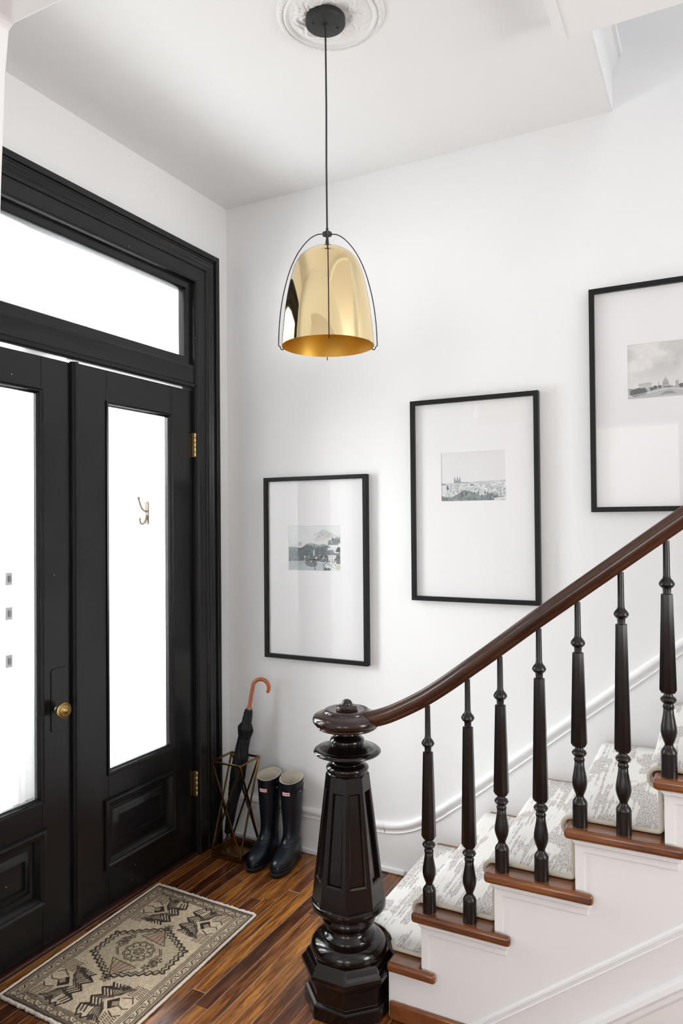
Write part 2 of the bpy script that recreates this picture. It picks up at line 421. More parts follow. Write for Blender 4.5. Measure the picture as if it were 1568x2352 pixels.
def leaf(idx, y0, y1, mirror, top, label):
    """y0 < y1; hinge side at y1 unless mirror"""
    D = empty('door_%d' % idx); struct(D, label)
    st_h, st_m = .150, .178
    ph1 = y1-st_h if not mirror else y0+st_h
    pm1 = y0+st_m if not mirror else y1-st_m+.02
    p0, p1 = min(ph1, pm1), max(ph1, pm1)
    zb, gz0, gz1, fx, bx = .016, .572, 2.155, -.012, -.057
    b = .0025
    box('stile', M['black'], D, bx, fx, y0, p0, zb, top, b)
    box('stile', M['black'], D, bx, fx, p1, y1, zb, top, b)
    box('top_rail', M['black'], D, bx, fx, p0, p1, gz1, top, b)
    box('lock_rail', M['black'], D, bx, fx, p0, p1, .455, gz0, b)
    box('bottom_rail', M['black'], D, bx, fx, p0, p1, zb, .19, b)
    gp = [(0, -.02), (0, .006), (.004, .008), (.008, .003), (.013, .003), (.016, -.004), (.022, -.010), (.022, -.022)]
    ring('glazing_bead', M['black'], D, (p0-.006, p1+.006, gz0-.006, gz1+.006), gp, 'x', fx)
    box('pane', M['glass'], D, -.0385, -.0355, p0, p1, gz0, gz1)
    box('panel', M['black'], D, -.045, -.028, p0, p1, .19, .455)
    pr = [(0, -.01), (0, .004), (.006, .013), (.016, .015), (.024, .009), (.030, .009), (.036, .0), (.045, -.012), (.047, -.022), (.02, -.022)]
    ring('panel_moulding', M['black'], D, (p0-.028, p1+.015, .172, .470), pr, 'x', fx)
    ip = [(0, 0), (.0, .003), (.03, .012), (.04, .012)]
    ring('panel_bevel', M['black'], D, (p0+.035, p1-.045, .24, .405), [(0, 0), (.004, .003), (.028, .011), (.033, .0)], 'x', -.028)
    return D, p0, p1
D1, a0, a1 = leaf(1, -1.018, -.279, False, 2.292, 'black glazed door leaf hinged beside the picture wall')
D2, c0, c1 = leaf(2, -1.761, -1.020, True, 2.286, 'black glazed door leaf carrying the brass knob')
# astragal on the fixed leaf
asx = [(-.021, -.012), (-.021, -.004), (-.016, .004), (-.011, .004), (-.008, .010), (.006, .011), (.009, .004), (.014, .003), (.018, -.004), (.018, -.012)]
m = MB(); m.loft([[(x, -1.020+y, .018) for y, x in asx], [(x, -1.020+y, 2.290) for y, x in asx]], True, True, True)
m.build('astragal', M['black'], D1, 35)
for z0, z1 in ((1.962, 2.080), (.290, .412)):
    h = box('hinge', M['hinge'], D1, -.010, .0015, -.284, -.276, z0, z1)
    m = MB()
    for k in range(5):
        za = z0+(z1-z0)*k/5; m.lathe([(.0058, za+.0008), (.0065, za+.002), (.0065, za+(z1-z0)/5-.002), (.0058, za+(z1-z0)/5-.0008)], (.006, -.278, 0), 14)
    m.build('hinge_knuckle', M['hinge'], h, 40)
    MB().lathe([(.002, z1), (.005, z1+.002), (.004, z1+.006), (0, z1+.008)], (.006, -.278, 0), 12).build('finial', M['black'], h, 40)
def rounded_rect(a0, a1, b0, b1, r, n=5):
    pts = []
    for cx, cy, s in ((a1-r, b1-r, 0), (a0+r, b1-r, 90), (a0+r, b0+r, 180), (a1-r, b0+r, 270)):
        for k in range(n+1):
            t = math.radians(s+90*k/n); pts.append((cx+r*math.cos(t), cy+r*math.sin(t)))
    return pts
plate = MB().prism(rounded_rect(-1.137, -1.056, .822, 1.070, .014), -.012, -.0085, 'x').build('lock_plate', M['black'], D2, 35, .0012)
for py, pz in ((-1.126, 1.058), (-1.067, 1.058), (-1.126, .834), (-1.067, .834)):
    MB().lathe([(.0045, -.0095), (.0045, -.0078), (.003, -.0068), (0, -.0066)], (0, py, pz), 12, 'x').build('screw', M['lampblack'], plate, 40)
kn = [(.009, -.0085), (.011, -.006), (.008, -.003), (.0075, .014), (.010, .018), (.016, .020), (.027, .025), (.031, .031), (.032, .036), (.030, .041), (.0265, .0435), (.0262, .0415), (.0245, .0425), (.024, .0445), (.022, .0455), (.0215, .0435), (.018, .044), (.012, .0465), (.0115, .0485), (.009, .0495), (.006, .052), (.003, .0545), (0, .055)]
knob = MB().lathe(kn[4:], (0, -1.115, .912), 40, 'x').build('door_knob', M['knob'], D2, 50)
MB().lathe(kn[:5], (0, -1.115, .912), 24, 'x').build('spindle', M['steel'], knob, 50)
m = MB()
for k in range(16):
    t = 2*PI*k/16; m.lathe([(.0022, .0425), (.0016, .0448), (0, .0454)], (0, -1.115+.0165*math.cos(t), .912+.0165*math.sin(t)), 8, 'x')
for k in range(34):
    t = 2*PI*k/34; m.lathe([(.0016, .039), (.0012, .0425), (0, .0432)], (0, -1.115+.0286*math.cos(t), .912+.0286*math.sin(t)), 6, 'x')
m.build('knob_ornament', M['knob'], knob, 50)

# ------------------------------------------------------------------ porch behind the doors
struct(box('floor_porch', M['stone'], None, -1.6, -.2, -1.94, -.10, -.08, -.002), 'pale porch floor')
struct(box('wall_porch_side', M['porch'], None, -1.6, -.2, -.115, .0, -.08, 3.3), 'white porch side wall')
struct(box('wall_porch_far', M['porch'], None, -1.6, -.2, -2.06, -1.94, -.08, 3.3), 'white porch far side wall')
struct(box('ceiling_porch', M['porch'], None, -1.6, -.2, -1.94, -.115, 3.1, 3.3), 'white porch ceiling')
struct(holed('wall_porch_outer', M['porch'], (-1.5, -1.36), (-1.94, -.115), (-.08, 3.1), [(-1.78, -.24, 0, 2.2), (-1.78, -.24, 2.35, 3.0)], 'x'), 'white outer porch wall')
DO = empty('door_3'); struct(DO, 'white outer porch door seen through the glass')
ring('casing', M['porch'], DO, (-1.83, -.19, 0, 2.25), [(0, 0), (0, .02), (.03, .022), (.04, .015), (.075, .012), (.075, -.1), (.06, -.1), (.06, 0)], 'x', -1.36, True)
for y0, y1 in ((-.43, -.262), (-1.76, -1.59)): box('stile', M['porch'], DO, -1.345, -1.305, y0, y1, .02, 2.18, .003)
box('top_rail', M['porch'], DO, -1.345, -1.305, -1.59, -.43, 2.02, 2.18, .003)
box('bottom_rail', M['porch'], DO, -1.345, -1.305, -1.59, -.43, .02, .4, .003)
box('pane', M['glass'], DO, -1.33, -1.326, -1.59, -.43, .4, 2.02)
for z in (1.323, 1.125, .853): 
    s = box('lock_plate', M['dull'], DO, -1.305, -1.300, -.345, -.305, z-.035, z+.035, .001)
    box('bolt', M['dark_dull'], s, -1.300, -1.294, -.332, -.316, z-.018, z+.018, .001)
# brass coat hook on the porch side wall
HK = empty('coat_hook', (-.455, -.115, 1.69)); tag(HK, 'small brass coat hook seen through the glass of the hinged leaf', 'hook')
MB().prism(rounded_rect(-.468, -.442, 1.628, 1.755, .010), -.115, -.120, 'y').build('back_plate', M['bronze'], HK, 35, .001)
def bez(p, n=18):
    P = [Vector(q) for q in p]; out = []
    for i in range(n+1):
        t = i/n; Q = P[:]
        while len(Q) > 1: Q = [Q[j].lerp(Q[j+1], t) for j in range(len(Q)-1)]
        out.append(tuple(Q[0]))
    return out
MB().tube(bez([(-.455, -.12, 1.70), (-.455, -.15, 1.70), (-.455, -.165, 1.72), (-.455, -.18, 1.765)]), .0055, 8).build('upper_prong', M['bronze'], HK, 60)
MB().lathe([(0, -.009), (.006, -.007), (.009, 0), (.006, .007), (0, .009)], (-.455, -.181, 1.77), 14).build('ball_tip', M['bronze'], HK, 60)
MB().tube(bez([(-.455, -.12, 1.68), (-.455, -.135, 1.615), (-.455, -.175, 1.62), (-.455, -.172, 1.665)]), .0055, 8).build('lower_prong', M['bronze'], HK, 60)

# ------------------------------------------------------------------ staircase
NK = 13
RX = lambda k: 1.185+.242*(k-1)
TZ = lambda k: .008+.1818*k
YO, YS = -.930, -.905
SG = empty('staircase', (1.2, -.5, 0)); tag(SG, 'staircase with white strings, oak treads, dark newel post, balusters and handrail', 'staircase')
TH = .032
for k in range(1, NK):
    n = RX(k)-.028; r2 = RX(k+1); z = TZ(k)
    if k == 1:
        pl = [(n, -.735), (1.221, -.735), (1.311, -.826), (1.311, YO), (r2+.052, YO), (r2+.052, YS-.002), (r2, YS-.002), (r2, -.014), (n, -.014)]
    else:
        pl = [(n, YO), (r2+.052, YO), (r2+.052, YS-.002), (r2, YS-.002), (r2, -.014), (n, -.014)]
    MB().prism(pl, z-TH, z, 'z').build('tread', M['tread'], SG, 40, .011, 4)
    y0 = -.735 if k == 1 else -.876
    box('riser', M['white'], SG, RX(k), RX(k)+.018, y0, -.014, (TZ(k-1) if k > 1 else 0), z-TH)
# outer string as one stepped board
pts = [(1.31, 0), (1.31, TZ(1)-TH)]
for k in range(1, NK):
    if k > 1: pts += [(RX(k), TZ(k-1)-TH if k > 1 else 0), (RX(k), TZ(k)-TH)]
pts += [(RX(NK), TZ(NK-1)-TH), (RX(NK), 0)]
clean = []
for p in pts:
    if not clean or (abs(p[0]-clean[-1][0])+abs(p[1]-clean[-1][1])) > 1e-6: clean.append(p)
MB().prism(clean, YS, YS+.029, 'y').build('outer_string', M['white'], SG)
for k in range(1, NK):
    x0 = RX(k) if k > 1 else 1.316; x1 = RX(k+1)+.035; z1 = TZ(k)-TH
    zlow = TZ(k-1)+.001 if k > 1 else .06
    if k == 1: continue
    L = [(x0, zlow), (x0+.026, zlow), (x0+.026, z1-.036), (x1, z1-.036), (x1, z1), (x0, z1)]
    MB().prism(L, YS, YS-.004, 'y').build('bracket_board', M['white'], SG, 40, .001)
    MB().prism([(x0-.008, z1), (x0-.008, z1-.006), (x0+.002, z1-.014), (x1+.006, z1-.014), (x1+.012, z1)], YS-.004, YS-.013, 'y').build('cove_strip', M['white'], SG, 40, .003)
def diag(name, x0, z0, slope, x1, prof, mat):
    pth = [(x0, z0), ((x0+x1)/2, z0+slope*(x1-x0)/2), (x1, z0+slope*(x1-x0))]
    return sweep_wall(pth, prof, YS).build(name, mat, SG, 40)
diag('string_moulding', 1.53, .017, .762, 3.9, [(0, 0), (0, .004), (-.004, .009), (-.010, .010), (-.014, .006), (-.020, .006), (-.023, .010), (-.027, .008), (-.028, 0)], M['white'])
diag('panel_moulding', 1.72, .006, .795, 3.9, [(0, 0), (0, .008), (-.006, .018), (-.018, .022), (-.026, .016), (-.030, .008), (-.040, .012), (-.048, .008), (-.052, 0)], M['white'])
box('base_strip', M['tread'], SG, 1.316, 1.60, -.922, YS, 0, .058, .006)

# ------------------------------------------------------------------ stair runner (one continuous carpet)
RN = empty('stair_runner', (1.2, -.45, 0)); tag(RN, 'cream stair runner with grey ikat streaks covering the treads', 'carpet')
path = []
def arcpts(cx, cz, r, a0, a1, n): return [(cx+r*math.cos(math.radians(a0+(a1-a0)*i/n)), cz+r*math.sin(math.radians(a0+(a1-a0)*i/n))) for i in range(n+1)]
off = .0125
for k in range(1, NK):
    zb = (TZ(k-1)+off) if k > 1 else .004
    xr = RX(k)-off
    if k > 1: path += arcpts(xr-.010, zb+.010, .010, -90, 0, 3)
    else: path += [(xr, zb)]
    path += [(xr, TZ(k)-TH-.022), (xr-.006, TZ(k)-TH-.011)]
    nx = RX(k)-.028; cz = TZ(k)-TH/2
    path += arcpts(nx+TH/2-.003, cz, TH/2+off-.0005, 238, 92, 9)
    path += [(RX(k)+d_, TZ(k)+off) for d_ in ((.03, .05, .08, .105, .125, .14, .17) if k == 1 else (.05, .12, .17))]
s = [0.0]
for a, b in zip(path[:-1], path[1:]): s.append(s[-1]+math.hypot(b[0]-a[0], b[1]-a[1]))
def youter(x, z):
    if z > TZ(1)+.05: return -.858
    if z < TZ(1)+.006: return -.733
    return max(-.858, -.89+math.sqrt(max(0, .150**2-(x-1.155)**2)))
NY = 12
verts, uvs, edge = [], [], []
for (x, z), t in zip(path, s):
    yo = youter(x, z)
    for j in range(NY+1):
        y = yo+(-.068-yo)*j/NY; verts.append((x, y, z)); uvs.append((t, y))
    edge.append((x, yo, z))
faces = [(i*(NY+1)+j, (i+1)*(NY+1)+j, (i+1)*(NY+1)+j+1, i*(NY+1)+j+1) for i in range(len(path)-1) for j in range(NY)]
me = bpy.data.meshes.new('carpet_sheet'); me.from_pydata(verts, [], faces); me.update()
uvl = me.uv_layers.new(name='UVMap')
for lp in me.loops: uvl.data[lp.index].uv = uvs[lp.vertex_index]
me.polygons.foreach_set('use_smooth', [True]*len(me.polygons)); me.materials.append(M['runner'])
sheet = link('carpet_sheet', me, RN)
sm = sheet.modifiers.new('thick', 'SOLIDIFY'); sm.thickness = .0095; sm.offset = -1
fl = Vector(me.polygons[len(me.polygons)//2].normal)
ed = [e for e in edge if e[1] < -.8]
MB().tube([(x, y, z-.004) for x, y, z in ed], .0068, 8).build('edge_binding', M['binding'], RN, 60)

# ------------------------------------------------------------------ balustrade
BA = SG
YR = -.89
NX, NYW = 1.155, -.89
NP = empty('newel_post', (NX, NYW, 0)); NP.parent = BA; NP.matrix_parent_inverse = BA.matrix_world.inverted()
bpy.context.view_layer.update()
q = 1/7.467/667.0
def dz(dy): return 1.022-(1590+dy/7.467-1608)*.001489
cap = [(0, 120), (35, 124), (68, 142), (92, 175), (98, 205), (118, 212), (150, 222), (182, 240), (190, 258), (182, 272), (172, 280), (178, 288)]
MB().lathe([(r*q, dz(d)) for r, d in cap][::-1], (NX, NYW, 0), 40).build('finial', M['cap'], NP, 50)
vol = [(170, 292), (300, 290), (350, 286), (380, 296), (392, 314), (396, 332), (430, 348), (480, 360), (530, 378), (575, 405), (592, 445), (588, 490), (560, 530), (525, 548), (518, 560), (524, 575), (510, 596), (440, 612), (230, 618)]
MB().lathe([(r*q, dz(d)) for r, d in vol][::-1], (NX, NYW, 0), 64).build('volute_cap', M['cap'], NP, 45)
neck = [(230, 618), (195, 640), (188, 690), (200, 725), (240, 755), (282, 785), (296, 812), (294, 838), (278, 852), (276, 872), (300, 884), (345, 893), (400, 912), (455, 938), (490, 952), (500, 950), (540, 962), (572, 985), (578, 1005), (560, 1030), (500, 1050), (400, 1068), (250, 1080), (215, 1100), (212, 1130), (235, 1165), (262, 1180), (270, 1200), (330, 1232), (362, 1265), (366, 1290), (356, 1315), (340, 1325), (338, 1345), (352, 1360), (345, 1378), (300, 1385)]
MB().lathe([(r*q, dz(d)) for r, d in neck][::-1], (NX, NYW, 0), 56).build('turned_collar', M['newel'], NP, 40)
def octo(R, z, off=22.5): return [(NX+R*math.cos(math.radians(off+45*i)), NYW+R*math.sin(math.radians(off+45*i)), z) for i in range(8)]
zt, zb_, Rt, Rb = dz(1378), .335, .0745, .1265
sh = MB(); T = [Vector(p) for p in octo(Rt, zt)]; B = [Vector(p) for p in octo(Rb, zb_)]
core = MB()
for i in range(8):
    j = (i+1) % 8
    tl, trr, bl, br = T[i], T[j], B[i], B[j]
    def P(u, v, dd=0):
        p = (tl.lerp(trr, u)).lerp(bl.lerp(br, u), v); nrm = (trr-tl).cross(bl-tl).normalized()
        c = Vector((NX, NYW, p.z))
        if nrm.dot(p-c) < 0: nrm = -nrm
        return p-nrm*dd
    o4 = [P(0, 0), P(1, 0), P(1, 1), P(0, 1)]
    i4 = [P(.17, .115), P(.83, .115), P(.83, .80), P(.17, .80)]
    j4 = [P(.22, .125, .004), P(.78, .125, .004), P(.78, .788, .003), P(.22, .788, .003)]
    k4 = [P(.245, .13, .0115), P(.755, .13, .0115), P(.755, .783, .0115), P(.245, .783, .0115)]
    sh.loft([o4, i4, j4, k4], True, False, True)
sh.add(octo(Rt, zt), [tuple(range(8))]); sh.add(octo(Rb, zb_), [tuple(range(8))[::-1]])
sh.build('panelled_shaft', M['newel'], NP, None)
low = [(.09, .352), (.118, .352), (.126, .347), (.1285, .338), (.127, .328), (.117, .319), (.103, .314), (.098, .306), (.088, .302), (.087, .296), (.0905, .290), (.092, .282), (.088, .274), (.079, .269), (.076, .262), (.077, .252), (.083, .244), (.092, .238), (.095, .232), (.094, .227), (.103, .224), (.116, .217), (.1265, .206), (.1305, .194), (.1295, .182), (.124, .172), (.11, .168)]
MB().lathe(low[::-1], (NX, NYW, 0), 56).build('turned_foot', M['newel'], NP, 40)
mold = [(.137, .178), (.142, .172), (.146, .166), (.150, .158), (.158, .150), (.163, .144), (.164, .132), (.160, .124), (.154, .120), (.152, .112), (.145, .108), (.143, .104), (.141, .09), (.141, .052), (.152, .046), (.154, .040), (.154, 0)]
mb = MB(); mb.loft([octo(R, z) for R, z in mold[::-1]], True, True, True)
mb.build('octagonal_base', M['newel'], NP, None, .0012)

rail_c = [(1.205, .958), (1.25, .968), (1.30, .985), (1.345, 1.006), (1.39, 1.030), (1.435, 1.056), (1.48, 1.086), (1.53, 1.122), (1.59, 1.168), (1.68, 1.237), (1.80, 1.331), (2.0, 1.482), (2.21, 1.640), (2.6, 1.932), (3.2, 2.382), (4.0, 2.98)]
def rail_z(x):
    for (xa, za), (xb, zb2) in zip(rail_c[:-1], rail_c[1:]):
        if xa <= x <= xb: return za+(zb2-za)*(x-xa)/(xb-xa)
    return rail_c[-1][1]
rh = [(.014, -.0265), (.018, -.022), (.019, -.017), (.025, -.013), (.0295, -.005), (.0305, .004), (.0285, .0095), (.0245, .0125), (.0195, .0135), (.0185, .0155), (.0185, .0185), (.015, .0245), (.009, .0275)]
rp = rh+[(-a_, b_) for a_, b_ in rh[::-1]]
loops = []
dense = []
for i in range(len(rail_c)-1):
    for kk in range(4):
        t = kk/4
        p0 = rail_c[max(i-1, 0)]; p1 = rail_c[i]; p2 = rail_c[i+1]; p3 = rail_c[min(i+2, len(rail_c)-1)]
        dense.append(tuple(.5*((2*p1[c])+(-p0[c]+p2[c])*t+(2*p0[c]-5*p1[c]+4*p2[c]-p3[c])*t*t+(-p0[c]+3*p1[c]-3*p2[c]+p3[c])*t**3) for c in (0, 1)))
dense.append(rail_c[-1])
dense = [d for i, d in enumerate(dense) if i == 0 or d[0] > dense[i-1][0]]
for i, p in enumerate(dense):
    a = dense[max(i-1, 0)]; b = dense[min(i+1, len(dense)-1)]
    t = Vector((b[0]-a[0], b[1]-a[1])).normalized(); n = Vector((-t.y, t.x))
    loops.append([(p[0]+n.x*h, YR+w_, p[1]+n.y*h) for w_, h in rp])
MB().loft(loops, True, True, True).build('handrail', M['rail'], BA, 38)

bl_prof_low = [(.0215, 0), (.0215, .002), (.0212, .060), (.0206, .0605), (.0206, .063), (.0215, .064), (.0215, .068), (.019, .075), (.014, .081), (.0115, .086), (.0115, .091), (.015, .099), (.0195, .112), (.0218, .124), (.021, .138), (.0175, .158), (.0145, .175), (.0138, .186), (.0125, .188), (.0152, .190), (.0155, .196), (.0135, .199), (.013, .203), (.019, .208), (.0217, .214), (.019, .220), (.0135, .224), (.0115, .230), (.0125, .238)]
bl_prof_top = [(.0085, 0), (.0095, -.098), (.011, -.105), (.017, -.112), (.0205, -.118), (.021, -.123), (.0175, -.129), (.0115, -.134), (.0105, -.146), (.0112, -.152)]
def baluster(x, zb, zt):
    m = MB()
    m.lathe([(r, zb+h) for r, h in bl_prof_low], (x, YR, 0), 20)
    m.lathe([(r, zt+h) for r, h in bl_prof_top][::-1], (x, YR, 0), 18)
    za, zc = zb+.232, zt-.148
    def oc(R, z): return [(x+R*math.cos(math.radians(22.5+45*i)), YR+R*math.sin(math.radians(22.5+45*i)), z) for i in range(8)]
    fr = min(1, max(.6, (zc-za)/.27))
    m.loft([oc(.013, za), oc(.0185, za+.001), oc(.0240, za+.010), oc(.0165, zc-.002), oc(.0125, zc)], True, True, True)
    return m.build('baluster', M['baluster'], BA, 32)
bx = []
for k in range(2, NK):
    if k == 2: o = (.023, .158)
    elif k == 3: o = (.021, .141)
    else: o = (.013, .134)
    for d in o: bx.append((RX(k)+d, TZ(k)))
for x, zb in bx:
    baluster(x, zb, rail_z(x)-.0315)

# ------------------------------------------------------------------ painting helpers for printed / woven designs
class Canvas:
    def __init__(s, w, h, nx, ny, bgc):
        s.w, s.h, s.nx, s.ny = w, h, nx, ny
        s.X, s.Y = np.meshgrid(np.linspace(0, w, nx), np.linspace(0, h, ny))
        s.C = np.zeros((ny, nx, 3)); s.C[:] = bgc
    def put(s, mask, c, a=1.0):
        m = (np.clip(mask, 0, 1)*a)[..., None]; s.C = s.C*(1-m)+np.array(c)*m
    def poly(s, pts, c, a=1.0):
        ins = np.zeros(s.X.shape, bool); n = len(pts)
        for i in range(n):
            x1, y1 = pts[i]; x2, y2 = pts[(i+1) % n]
            if y1 == y2: continue
            cond = (s.Y > min(y1, y2)) & (s.Y <= max(y1, y2)); xi = x1+(s.Y-y1)*(x2-x1)/(y2-y1)
            ins ^= cond & (s.X < xi)
        s.put(ins.astype(float), c, a)
    def line(s, pts, wd, c, a=1.0):
        soft = s.w/s.nx
        d = np.full(s.X.shape, 1e9)
        for (x1, y1), (x2, y2) in zip(pts[:-1], pts[1:]):
            L2 = (x2-x1)**2+(y2-y1)**2+1e-12
            t = np.clip(((s.X-x1)*(x2-x1)+(s.Y-y1)*(y2-y1))/L2, 0, 1)
            d = np.minimum(d, np.hypot(s.X-x1-t*(x2-x1), s.Y-y1-t*(y2-y1)))
        s.put(np.clip((wd/2-d)/soft+.5, 0, 1), c, a)
    def noise(s, fx, fy, seed, octv=4):
        r = np.random.default_rng(seed); out = np.zeros(s.X.shape); amp = 1; tot = 0
        for o in range(octv):
            gx, gy = int(fx*2**o)+2, int(fy*2**o)+2
            g = r.random((gy+1, gx+1)); u = s.X/s.w*(gx-1); v = s.Y/s.h*(gy-1)
            i = u.astype(int); j = v.astype(int); fu = u-i; fv = v-j; fu = fu*fu*(3-2*fu); fv = fv*fv*(3-2*fv)
            out += amp*((g[j, i]*(1-fu)+g[j, i+1]*fu)*(1-fv)+(g[j+1, i]*(1-fu)+g[j+1, i+1]*fu)*fv); tot += amp; amp *= .55
        return out/tot
    def mesh(s, name, place, mat, parent=None, lin=True):
        C = np.clip(s.C, 0, 1)
        if lin: C = np.where(C <= .04045, C/12.92, ((C+.055)/1.055)**2.4)
        P = place(s.X.ravel(), s.Y.ravel())
        nx, ny = s.nx, s.ny
        idx = np.arange(nx*ny).reshape(ny, nx)
        f = np.stack([idx[:-1, :-1], idx[:-1, 1:], idx[1:, 1:], idx[1:, :-1]], -1).reshape(-1, 4)
        me = bpy.data.meshes.new(name)
        me.vertices.add(nx*ny); me.vertices.foreach_set('co', P.astype(np.float32).ravel())
        me.loops.add(f.size); me.loops.foreach_set('vertex_index', f.astype(np.int32).ravel())
        me.polygons.add(len(f)); me.polygons.foreach_set('loop_start', np.arange(0, f.size, 4, dtype=np.int32))
        me.update(calc_edges=True)
        ca = me.color_attributes.new('Col', 'FLOAT_COLOR', 'POINT')
        ca.data.foreach_set('color', np.concatenate([C.reshape(-1, 3), np.ones((nx*ny, 1))], 1).astype(np.float32).ravel())
        me.materials.append(mat)
        return link(name, me, parent)

def g(v, tint=(0, 0, 0)): return tuple(np.clip(v+np.array(tint), 0, 1))
COOL = (-.028, .004, .018)
def photo_lake():
    c = Canvas(1, .755, 190, 144, (.89, .885, .88)); X, Y = c.X, c.Y
    n = c.noise(6, 5, 1); nf = c.noise(30, 24, 2, 3)
    c.C[:] = (.92+.05*(n-.5)[..., None])*np.array([.985, 1.0, 1.0])
    # distant peak in haze
    c.poly([(.50, .24), (.58, .13), (.64, .065), (.70, .06), (.76, .10), (.84, .12), (.93, .16), (1, .2), (1, .26), (.5, .26)], g(.80), .75)
    c.put((nf > .52) & (Y > .06) & (Y < .22) & (X > .5) & (X < .9) & (Y > .06+abs(X-.69)*.42), g(.70), .5)
    c.put(np.exp(-((Y-.28-.06*np.sin(X*5))/.06)**2), (.9, .89, .885), .85)
    # left low slopes and mid mountain
    c.poly([(0, .36), (.1, .35), (.2, .365), (.3, .38), (.42, .45), (.5, .5), (.5, .62), (0, .62)], g(.55, COOL)); 
    c.poly([(.20, .43), (.27, .37), (.36, .30), (.44, .29), (.52, .31), (.6, .32), (.68, .30), (.76, .33), (.82, .36), (1, .45), (1, .6), (.24, .6)], g(.50, COOL))
    c.put(((nf > .5) & (Y > .3+.25*abs(X-.5)) & (Y < .62)).astype(float), g(.40, COOL), .55)
    c.put((np.abs(Y-.28-.03*np.sin(9*X)) < .03) & (X < .26) & (n > .5), g(.6, COOL), .7)
    c.put(np.exp(-((Y-.315-.02*np.sin(14*X))/.025)**2)*(X < .9), (.88, .88, .88), .55)
    # lake
    c.poly([(0, .60), (.3, .585), (.72, .60), (.72, .76), (0, .76)], g(.78, COOL))
    for i in range(7): c.line([(0, .61+.024*i), (.32-.01*i, .585+.010*i)], .004, g(.62, COOL), .7)
    c.poly([(.30, .60), (.42, .585), (.55, .6), (.56, .66), (.46, .69), (.36, .67)], g(.50, COOL), .85)
    # village houses
    r = np.random.default_rng(5)
    for i in range(70):
        x = r.uniform(.28, .78); y = .50+.10*r.random()-(.02 if x > .6 else 0); w_, h_ = r.uniform(.012, .03), r.uniform(.01, .022)
        v = r.choice([.9, .85, .6, .25, .18, .75]); c.poly([(x, y), (x+w_, y), (x+w_, y+h_), (x, y+h_)], g(v, (.004, 0, .006)))
    c.line([(.34, .555), (.44, .56), (.56, .565)], .012, g(.22))
    c.poly([(.485, .40), (.508, .40), (.508, .50), (.485, .50)], g(.86)); c.poly([(.482, .41), (.4965, .28), (.511, .41)], g(.52, COOL))
    c.poly([(.50, .62), (.524, .62), (.53, .74), (.505, .74)], g(.45, COOL), .8)
    # large houses on the right bank
    c.poly([(.76, .36), (.95, .36), (.97, .45), (.74, .45)], g(.88)); c.poly([(.78, .24), (.92, .24), (.97, .32), (.755, .32)], g(.58, COOL))
    c.poly([(.72, .41), (.86, .40), (.90, .48), (.74, .49)], g(.52, COOL)); c.poly([(.77, .49), (.92, .49), (.92, .62), (.77, .62)], g(.9))
    for x in (.80, .84, .88):
        for y in (.51, .55, .59): c.poly([(x, y), (x+.013, y), (x+.013, y+.018), (x, y+.018)], g(.35))
    c.poly([(.90, .43), (.95, .35), (1, .36), (1, .44)], g(.22)); c.poly([(.88, .57), (.95, .47), (1, .53), (1, .6)], g(.35, COOL)); c.poly([(.92, .55), (1, .55), (1, .63), (.92, .63)], g(.42))
    c.poly([(.83, .24), (.855, .185), (.88, .24)], g(.28, COOL))
    for i in range(26):
        x = r.uniform(.88, 1.0); b = .30-.4*(x-.9)*r.random(); c.poly([(x-.015, b), (x, b-.11), (x+.015, b)], g(.42+.1*r.random(), COOL), .9)
    for i in range(60):
        x = r.uniform(.66, .9); y = r.uniform(.56, .72); c.poly([(x, y), (x+.02, y+.004), (x+.015, y+.02)], g(r.choice([.2, .35, .55, .8]), COOL), .85)
    c.put((((X-.955)/.055)**2+((Y-.685)/.045)**2 < 1).astype(float), (.80, .82, .70), .9)
    c.poly([(.68, .69), (.80, .71), (.82, .74), (.68, .74)], g(.40, COOL), .8)
    return c
